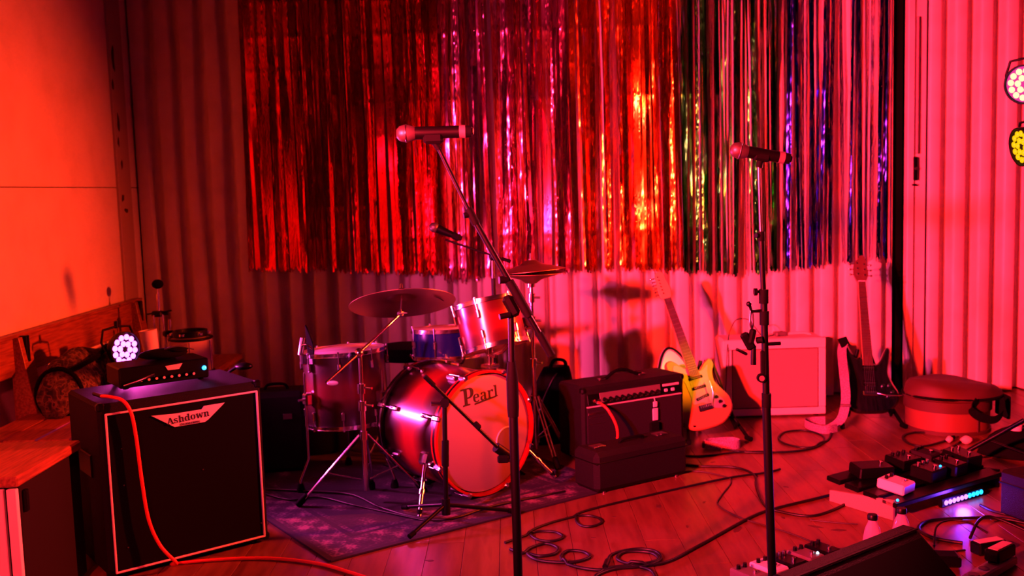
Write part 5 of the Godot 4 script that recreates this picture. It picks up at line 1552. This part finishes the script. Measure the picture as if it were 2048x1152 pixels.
	part(c, "mount", MB.new().box(at(0.0, -0.02, 0.012), Vector3(0.05, 0.03, 0.03), 0.006), M.black_rubber)


# ------------------------------------------------------------------ floor gear on the right
func pedal(label: String, xf: Transform3D, size: Vector3, m: Material, knobs: int, lit := "") -> void:
	var t := thing("effect_pedal", label, "pedal", xf.origin, 0.0, "effect pedals")
	t.basis = xf.basis
	part(t, "case", MB.new().box(at(0, size.y / 2, 0), size, 0.006), m)
	for i in knobs:
		var x: float = (i - (knobs - 1) / 2.0) * size.x / maxf(knobs, 1) * 0.85
		part(t, "knob", MB.new().cyl(Vector3(x, size.y, -size.z * 0.28), Vector3(x, size.y + 0.014, -size.z * 0.28), 0.008, 12, 0.007), M.black_plastic if m != M.black_plastic else M.steel_dull)
	part(t, "foot_switch", MB.new().cyl(Vector3(0, size.y, size.z * 0.25), Vector3(0, size.y + 0.012, size.z * 0.25), 0.0075, 12), M.chrome)
	if lit:
		part(t, "indicator", MB.new().ball(Vector3(size.x * 0.3, size.y + 0.002, size.z * 0.3), Vector3(0.0055, 0.0055, 0.0055), 10, 6), M[lit], "lit indicator lamp")


func floor_gear() -> void:
	glow("led_cyan", Color(0.05, 0.55, 1.0), 6.0)
	glow("led_white", Color(0.75, 0.9, 1.0), 5.0)
	glow("led_lilac", Color(0.75, 0.4, 1.0), 4.0)
	# pedalboard
	var o := Vector3(1.789, 0, -4.386)
	var b := thing("pedalboard", "black raised pedalboard with a pale left end, on the floor at right", "pedalboard", o, 32.2)
	part(b, "end_panel", MB.new().prism(PackedVector2Array([Vector2(0.165, 0.0), Vector2(0.165, 0.085), Vector2(-0.165, 0.05), Vector2(-0.165, 0.0)]), 0.016, at(-0.372, 0, 0, -90), 0.002), M.cream_grille)
	part(b, "right_panel", MB.new().prism(PackedVector2Array([Vector2(0.165, 0.0), Vector2(0.165, 0.085), Vector2(-0.165, 0.05), Vector2(-0.165, 0.0)]), 0.016, at(0.372, 0, 0, -90), 0.002), M.black_metal)
	for k in 4:
		var zz := -0.145 + k * 0.097
		part(b, "deck_rail", MB.new().box(at(0, 0.083 - zz * 0.106, zz, 0, 6), Vector3(0.76, 0.022, 0.075), 0.004), M.black_metal)
	var deck := b.transform * at(0, 0.096, 0, 0, 6)
	pedal("white effect pedal at the near left of the pedalboard", deck * at(-0.25, 0, 0.08, 8), Vector3(0.1, 0.045, 0.125), M.white_plastic, 2)
	pedal("long black rocker pedal behind the white pedal", deck * at(-0.2, 0, -0.085, 70), Vector3(0.1, 0.05, 0.17), M.black_plastic, 0)
	pedal("black pedal with a cyan lamp in the pedalboard's middle", deck * at(0.0, 0, 0.06, 4), Vector3(0.12, 0.055, 0.11), M.black_plastic, 3, "led_cyan")
	pedal("dark pedal with three knobs behind the cyan-lit one", deck * at(0.02, 0, -0.085, -3), Vector3(0.13, 0.05, 0.11), M.black_metal, 3)
	pedal("dark grey pedal third from the pedalboard's pale end", deck * at(0.15, 0, 0.065, 2), Vector3(0.095, 0.055, 0.12), M.black_metal, 2)
	pedal("small grey pedal at the back right of the pedalboard", deck * at(0.17, 0, -0.08, 6), Vector3(0.09, 0.05, 0.11), M.grille_grey, 3)
	pedal("black pedal at the right end of the pedalboard", deck * at(0.29, 0, 0.03, -4), Vector3(0.11, 0.06, 0.14), M.black_plastic, 2)
	var pl := part(b, "power_lamp", MB.new().ball(Vector3(-0.36, 0.085, 0.172), Vector3(0.006, 0.006, 0.006), 10, 6), M.led_cyan)
	pl.set_meta("label", "small cyan lamp")
	# LED bar shining out from under it
	var lb := thing("led_bar", "LED bar glowing lilac and blue under the pedalboard", "LED bar", b.transform * Vector3(0.06, 0.0, 0.195), 32.2)
	part(lb, "rail", MB.new().box(at(0, 0.02, -0.012), Vector3(0.3, 0.036, 0.02), 0.004), M.black_metal)
	for i in 10:
		part(lb, "led_lens", MB.new().ball(Vector3(-0.125 + i * 0.028, 0.022, 0.002), Vector3(0.011, 0.011, 0.006), 10, 6), M.led_lilac if i < 6 else M.led_cyan)
	var l := OmniLight3D.new()
	l.name = "bar_light"
	l.position = Vector3(-0.05, 0.035, 0.035)
	l.light_color = Color(0.45, 0.2, 1.0)
	l.light_energy = 0.11
	l.light_size = 0.03
	l.omni_range = 8.0
	l.omni_attenuation = 2.0
	l.shadow_enabled = true
	lb.add_child(l)
	# boxes around it
	var x := thing("adapter_box", "black adapter box with a pale top right of the pedalboard", "adapter", Vector3(2.3, 0, -4.33), 15)
	part(x, "case", MB.new().box(at(0, 0.035, 0), Vector3(0.2, 0.07, 0.1), 0.006), M.black_plastic)
	part(x, "label_plate", MB.new().box(at(0, 0.072, 0), Vector3(0.17, 0.003, 0.05)), M.ring_grey)
	var k := thing("flight_case", "black flight case at the right edge beneath the stage lamps", "case", Vector3(2.235, 0, -4.0), 20)
	part(k, "body", MB.new().box(at(0, 0.1, 0), Vector3(0.36, 0.19, 0.3), 0.01), M.black_tolex)
	part(k, "latch", MB.new().box(at(-0.1, 0.12, 0.152), Vector3(0.04, 0.05, 0.008), 0.003), M.black_metal)
	part(k, "lid_line", MB.new().box(at(0, 0.14, 0), Vector3(0.364, 0.006, 0.304)), M.black_metal)
	# floor monitor
	var m := thing("floor_monitor", "black wedge floor monitor at the bottom right", "monitor speaker", Vector3(0.995, 0, -2.958), 36.4)
	var prof := PackedVector2Array([Vector2(-0.06, 0.0), Vector2(0.34, 0.0), Vector2(0.34, 0.045), Vector2(0.045, 0.288), Vector2(0.03, 0.298), Vector2(-0.008, 0.298), Vector2(-0.02, 0.29)])
	part(m, "cabinet", MB.new().prism(prof, 0.65, at(0, 0, 0, -90), 0.006), M.black_tolex)
	part(m, "grille", MB.new().box(at(0, 0.172, 0.197, 0, 39.5), Vector3(0.6, 0.006, 0.34), 0.002), M.grille_black)
	part(m, "top_lip", MB.new().box(at(0, 0.2975, 0.042, 0, 20), Vector3(0.64, 0.006, 0.008), 0.002), M.black_tolex)
	# second pedalboard, mostly hidden behind the monitor
	var q := thing("small_pedalboard", "small board of chrome-knobbed pedals peeping over the floor monitor", "pedalboard", Vector3(0.955, 0, -3.475), 33)
	part(q, "deck", MB.new().box(at(0, 0.015, 0), Vector3(0.5, 0.024, 0.17), 0.004), M.black_metal)
	for e in [-1, 1]:
		part(q, "foot", MB.new().box(at(e * 0.22, 0.002, 0), Vector3(0.02, 0.006, 0.15)), M.black_rubber)
	var dk := q.transform * at(0, 0.0275, 0)
	pedal("grey pedal at the left end of the small board", dk * at(-0.19, 0, 0.0), Vector3(0.075, 0.045, 0.12), M.ring_grey, 2)
	pedal("pale pedal with two knobs on the small board", dk * at(-0.09, 0, 0.0), Vector3(0.08, 0.045, 0.12), M.white_plastic, 2)
	pedal("dark pedal beside the pale one on the small board", dk * at(0.005, 0, 0.0), Vector3(0.08, 0.045, 0.12), M.black_plastic, 3)
	pedal("pedal with a bright white lamp on the small board", dk * at(0.1, 0, 0.0), Vector3(0.08, 0.045, 0.12), M.ring_grey, 2, "led_white")
	pedal("last pedal at the right end of the small board", dk * at(0.195, 0, 0.0), Vector3(0.075, 0.045, 0.12), M.black_metal, 2)
	# bottles
	var bl := thing("water_bottle", "clear dark-capped water bottle, left one of two behind the floor monitor", "bottle", Vector3(1.273, 0, -3.5), 0, "bottles behind the monitor")
	water_bottle(bl)
	var b2 := thing("water_bottle", "clear dark-capped water bottle, right one of two behind the floor monitor", "bottle", Vector3(1.4, 0, -3.56), 0, "bottles behind the monitor")
	water_bottle(b2)
	# mains strip, plugs
	var st := thing("power_strip", "pale mains extension strip at the bottom right corner", "power strip", Vector3(1.665, 0, -3.44), 40)
	part(st, "body", MB.new().box(at(0, 0.018, 0), Vector3(0.34, 0.034, 0.06), 0.006), M.white_plastic)
	for i in 4:
		part(st, "socket", MB.new().cyl(Vector3(-0.11 + i * 0.075, 0.034, 0), Vector3(-0.11 + i * 0.075, 0.037, 0), 0.019, 14), M.ring_grey)
	for i in 2:
		var ad := thing("plug_adapter", ["black plug adapter with a pale top on the mains strip", "larger black plug adapter behind the mains strip"][i], "adapter", [Vector3(1.735, 0.0375, -3.5), Vector3(1.77, 0.0, -3.66)][i], [38.0, 18.0][i])
		part(ad, "case", MB.new().box(at(0, 0.024, 0), Vector3(0.13, 0.046, 0.055), 0.006), M.black_plastic)
		part(ad, "top_label", MB.new().box(at(0, 0.0485, 0), Vector3(0.11, 0.003, 0.035), 0.001), M.pale_tape)
	var pb := thing("power_supply", "flat black power supply brick by the floor monitor's end", "power supply", Vector3(1.545, 0, -3.56), -10)
	part(pb, "case", MB.new().box(at(0, 0.02, 0), Vector3(0.13, 0.038, 0.08), 0.006), M.black_plastic)
	part(pb, "rib", MB.new().box(at(0, 0.04, 0), Vector3(0.11, 0.003, 0.06)), M.black_rubber)
	# low black bag with tape rolls
	var g := thing("cable_bag", "low black cable bag on the floor near the round drum", "bag", Vector3(2.6, 0, -5.02), 10)
	var rings := []
	for i in 7:
		var f := i / 6.0
		var ring := []
		for j in 18:
			var a := TAU * j / 18
			var w := (0.23 - 0.12 * f * f) * (1.0 + 0.05 * sin(a * 4 + f * 6))
			ring.append(Vector3(cos(a) * w, 0.12 * f, sin(a) * w * 0.7))
		ring.reverse()
		rings.append(ring)
	part(g, "body", MB.new().loft(rings), M.black_cloth)
	part(g, "zip", MB.new().tube([Vector3(-0.1, 0.122, 0), Vector3(0.1, 0.122, 0)], 0.004, 6), M.steel_dull)
	var rl := thing("tape_roll", "pale roll of tape on the low black cable bag", "tape roll", Vector3(2.545, 0.122, -4.995), 0)
	part(rl, "roll", MB.new().lathe([Vector2(0.016, 0), Vector2(0.03, 0), Vector2(0.03, 0.024), Vector2(0.016, 0.024), Vector2(0.016, 0)], at(0, 0, 0), 24), M.pale_tape)
	part(rl, "core", MB.new().lathe([Vector2(0.014, 0), Vector2(0.016, 0), Vector2(0.016, 0.024), Vector2(0.014, 0.024), Vector2(0.014, 0)], at(0, 0, 0), 20), M.leather_brown)
	for i in 2:
		var c := thing("crumpled_wrapper", ["crumpled pale wrapper before the round drum", "smaller crumpled wrapper beside the first"][i], "wrapper", [Vector3(2.39, 0, -5.2), Vector3(2.315, 0, -5.24)][i], i * 50.0)
		var rr := []
		for k2 in 5:
			var f := k2 / 4.0
			var ring := []
			for j in 9:
				var a := TAU * j / 9
				var w := (0.035 - i * 0.008) * sqrt(maxf(0.08, 1.0 - pow(f * 2 - 1, 2))) * rng.randf_range(0.75, 1.2)
				ring.append(Vector3(cos(a) * w, 0.045 * f * (1.0 - 0.2 * i), sin(a) * w * 0.7))
			ring.reverse()
			rr.append(ring)
		part(c, "paper", MB.new().loft(rr), M.pale_tape)
	# round drum with a folded soft case on top
	var d := thing("round_drum", "shallow round drum with a tan shell lying near the right partition", "drum", Vector3(2.45, 0, -5.58))
	part(d, "shell", MB.new().lathe([Vector2(0, 0.006), Vector2(0.222, 0.006), Vector2(0.222, 0.13), Vector2(0, 0.13)], at(0, 0, 0), 48), M.drum_wood)
	part(d, "hoop", MB.new().lathe([Vector2(0.222, 0.125), Vector2(0.232, 0.125), Vector2(0.232, 0.185), Vector2(0.222, 0.187), Vector2(0.222, 0.125)], at(0, 0, 0), 48), M.leather_brown)
	part(d, "skin", MB.new().lathe([Vector2(0.224, 0.18), Vector2(0.0, 0.182)], at(0, 0, 0), 40), M.cream_tolex)
	part(d, "lower_hoop", MB.new().lathe([Vector2(0.222, 0.0), Vector2(0.228, 0.0), Vector2(0.228, 0.02), Vector2(0.222, 0.02), Vector2(0.222, 0.0)], at(0, 0, 0), 48), M.leather_brown)
	part(d, "seam_strip", MB.new().box(Transform3D(Basis(Vector3.UP, 0.35), Vector3(0.078, 0.068, 0.21)), Vector3(0.012, 0.11, 0.008), 0.002), M.leather_brown)
	var sc := thing("soft_case", "flattened brown soft case with black straps on the round drum", "case", Vector3(2.475, 0.187, -5.58), -12)
	var r2 := []
	for i in 6:
		var f := i / 5.0
		var ring := []
		for j in 24:
			var a := TAU * j / 24
			var w := 0.265 * (1.0 - 0.16 * f * f) * (1.0 + 0.025 * sin(a * 5 + f * 3))
			ring.append(Vector3(cos(a) * w, 0.075 * f * (1.0 - 0.35 * cos(a - 3.0) * -0.6) + 0.008 * sin(a * 3) * f, sin(a) * w * 0.85))
		ring.reverse()
		r2.append(ring)
	part(sc, "body", MB.new().loft(r2), M.leather_brown)
	part(sc, "edge_piping", MB.new().torus(0.262, 0.008, Transform3D(Basis.from_scale(Vector3(1, 1, 0.85)), Vector3(0, 0.012, 0)), 40, 6), M.black_cloth)
	part(sc, "hanging_strap", band(spline([Vector3(0.08, 0.02, 0.232), Vector3(0.05, -0.03, 0.25), Vector3(0.09, -0.07, 0.255), Vector3(0.17, -0.09, 0.23), Vector3(0.22, -0.05, 0.2), Vector3(0.225, 0.01, 0.15)], 6), 0.045, 0.004, Vector3(0.2, 1, 0.2)), M.black_cloth)
	part(sc, "side_flap", MB.new().box(at(0.262, -0.05, 0.03, 10), Vector3(0.02, 0.13, 0.16), 0.006), M.black_cloth)
	part(sc, "buckle", MB.new().box(at(0.277, -0.03, 0.06, 10), Vector3(0.008, 0.06, 0.03), 0.002), M.steel_dull)


func water_bottle(t: Node) -> void:
	part(t, "bottle_wall", MB.new().lathe([Vector2(0, 0), Vector2(0.03, 0), Vector2(0.033, 0.008), Vector2(0.033, 0.13), Vector2(0.026, 0.165), Vector2(0.0145, 0.19), Vector2(0.0145, 0.198), Vector2(0, 0.198)], at(0, 0, 0), 24), M.bottle_plastic)
	part(t, "label_band", MB.new().lathe([Vector2(0.0335, 0.06), Vector2(0.0335, 0.11)], at(0, 0, 0), 24), M.strap_lilac)
	part(t, "cap", MB.new().lathe([Vector2(0, 0.198), Vector2(0.018, 0.198), Vector2(0.018, 0.214), Vector2(0.016, 0.217), Vector2(0, 0.217)], at(0, 0, 0), 18), M.black_plastic)


# ------------------------------------------------------------------ cables
func cables() -> void:
	var specs := {
		"A": ["thin black cable looping in small coils beside the boom stand", 0.0055, "black_cable"],
		"B": ["thick black cable running from the floor coils to the pedalboard", 0.0065, "black_cable"],
		"C": ["black cable curving from the hard case to the pedalboard", 0.006, "black_cable"],
		"D": ["thin grey cable wandering to the small pedalboard", 0.0035, "grey_cable"],
		"E": ["black cable looped on the floor before the cream amplifier", 0.0055, "black_cable"],
		"F": ["open loop of black cable ending in a plug before the round drum", 0.006, "black_cable"],
		"G": ["short black cable between pedalboard and round drum", 0.0055, "black_cable"],
		"H": ["thick black cable sweeping round under the LED bar's glow", 0.007, "black_cable"],
		"I": ["thin cable arching behind the power supply brick", 0.004, "black_cable"],
		"J": ["short thick cable rising over the plug adapters", 0.006, "black_cable"],
		"K": ["black cable lying across the patterned rug", 0.006, "black_cable"],
		"L": ["thinner cable beside the other one on the rug's left half", 0.0045, "black_cable"],
		"N": ["dark cable at the black amplifier's foot toward the amber-lit guitar", 0.005, "black_cable"],
		"coil": ["black cable coiled on the floor at the bottom middle", 0.006, "black_cable"],
		"O": ["cable arc cut off by the bottom edge under the floor coil", 0.006, "black_cable"],
		"P": ["thin cable next to the floor monitor's right end", 0.004, "black_cable"],
		"Q": ["black cable running to the flight case", 0.006, "black_cable"],
		"S": ["thin stiff cable lying before the pedalboard's pale end", 0.003, "grey_cable"]}
	var lift := {"A": 0.0, "B": 0.0, "K": 0.009, "L": 0.009}
	for k in specs:
		var e: Array = specs[k]
		var pts := []
		var c: Array = CABLES[k]
		for i in range(0, c.size(), 2):
			var y: float = e[1] + lift.get(k, 0.0)
			if k == "K" and (c[i] < -1.2 or c[i] > 0.2):
				y = e[1] + 0.005
			pts.append(Vector3(c[i], y, c[i + 1]))
		if k in ["I", "J"]:
			for i in range(1, pts.size() - 1):
				pts[i].y += 0.035
		var t := thing("floor_cable", e[0], "cable", Vector3(pts[0].x, 0, pts[0].z), 0.0, "cables on the floor")
		for i in pts.size():
			pts[i] -= t.position
		# crossing strands ride over one another
		var sp := spline(pts, 7)
		for i in sp.size():
			for j in range(0, i - 14):
				if Vector2(sp[i].x - sp[j].x, sp[i].z - sp[j].z).length() < e[1] * 2.2:
					sp[i].y = maxf(sp[i].y, sp[j].y + e[1] * 1.6)
		part(t, "lead", MB.new().tube(sp, e[1], 7), M[e[2]])
		if k in ["F", "coil", "G", "N"]:
			var dr: Vector3 = (sp[0] - sp[1]).normalized()
			part(t, "plug", MB.new().cyl(sp[0] + Vector3(0, 0.006, 0), sp[0] + dr * 0.06 + Vector3(0, 0.006, 0), 0.011, 12), M.black_plastic)


const CABLES := {
	"jack": [-1.356, -3.778, -1.256, -3.801, -1.102, -3.815, -0.941, -3.797, -0.771, -3.730, -0.641, -3.634, -0.556, -3.564],
	"A": [1.296, -4.825, 1.216, -4.773, 0.996, -4.694, 0.604, -4.472, 0.290, -4.273, 0.245, -4.183, 0.256, -4.092, 0.300, -4.069, 0.348, -4.115, 0.337, -4.181, 0.275, -4.213, 0.175, -4.163, 0.076, -4.077, 0.043, -4.012, 0.072, -3.933, 0.132, -3.910, 0.177, -3.953, 0.147, -4.015, 0.075, -4.028, 0.012, -3.973, -0.060, -3.909],
	"B": [-0.039, -3.832, 0.009, -3.784, 0.040, -3.836, 0.101, -3.881, 0.148, -3.832, 0.136, -3.768, 0.077, -3.746, 0.029, -3.777, 0.066, -3.705, 0.160, -3.672, 0.227, -3.682, 0.268, -3.725, 0.243, -3.780, 0.186, -3.791, 0.157, -3.729, 0.186, -3.644, 0.294, -3.586, 0.419, -3.620, 0.521, -3.668, 0.502, -3.748, 0.407, -3.761, 0.370, -3.690, 0.429, -3.629, 0.544, -3.640, 0.708, -3.812, 0.978, -4.118, 1.113, -4.225, 1.295, -4.327, 1.459, -4.421],
	"C": [0.768, -5.001, 0.919, -4.919, 1.085, -4.874, 1.146, -4.735, 1.108, -4.535, 1.079, -4.264, 1.123, -4.185, 1.232, -4.115, 1.364, -4.196, 1.501, -4.344],
	"D": [0.754, -4.803, 0.879, -4.842, 1.005, -4.734, 1.011, -4.633, 0.921, -4.432, 0.882, -4.305, 0.939, -4.131, 1.063, -3.963, 1.133, -3.851, 1.168, -3.742],
	"E": [1.043, -5.290, 1.178, -5.171, 1.327, -5.133, 1.519, -5.161, 1.640, -5.271, 1.698, -5.440, 1.641, -5.574, 1.521, -5.554, 1.447, -5.415, 1.460, -5.282, 1.559, -5.208, 1.698, -5.351, 1.782, -5.545],
	"F": [2.319, -5.273, 2.154, -5.166, 2.090, -5.236, 2.124, -5.385, 2.217, -5.453, 2.318, -5.428],
	"G": [2.152, -5.037, 2.288, -5.141, 2.460, -5.345, 2.569, -5.491],
	"H": [2.069, -3.934, 1.968, -4.018, 1.764, -4.024, 1.663, -3.990, 1.607, -3.904, 1.627, -3.809, 1.711, -3.746],
	"I": [1.595, -3.731, 1.648, -3.838, 1.726, -3.913, 1.796, -3.889, 1.859, -3.854],
	"J": [1.765, -3.800, 1.845, -3.897, 1.917, -3.932, 2.020, -3.858],
	"K": [-1.252, -4.737, -1.045, -4.676, -0.793, -4.596, -0.625, -4.387, -0.453, -4.233, -0.298, -4.193, -0.106, -4.358, 0.218, -4.548],
	"L": [-1.221, -4.659, -1.065, -4.543, -0.929, -4.568, -0.770, -4.448, -0.546, -4.287, -0.405, -4.187],
	"N": [0.817, -5.144, 0.955, -5.109, 1.148, -5.156, 1.307, -5.157],
	"coil": [0.329, -3.659, 0.357, -3.745, 0.450, -3.791, 0.524, -3.763, 0.534, -3.678, 0.465, -3.613, 0.350, -3.592, 0.281, -3.540, 0.268, -3.494],
	"O": [0.271, -3.531, 0.324, -3.604, 0.418, -3.617, 0.478, -3.572, 0.489, -3.495],
	"P": [1.576, -3.771, 1.541, -3.709, 1.566, -3.654, 1.638, -3.669, 1.691, -3.680],
	"Q": [1.987, -4.190, 2.001, -4.108, 2.047, -4.051, 2.111, -4.014],
	"S": [1.219, -4.074, 1.329, -4.026, 1.395, -4.007],}
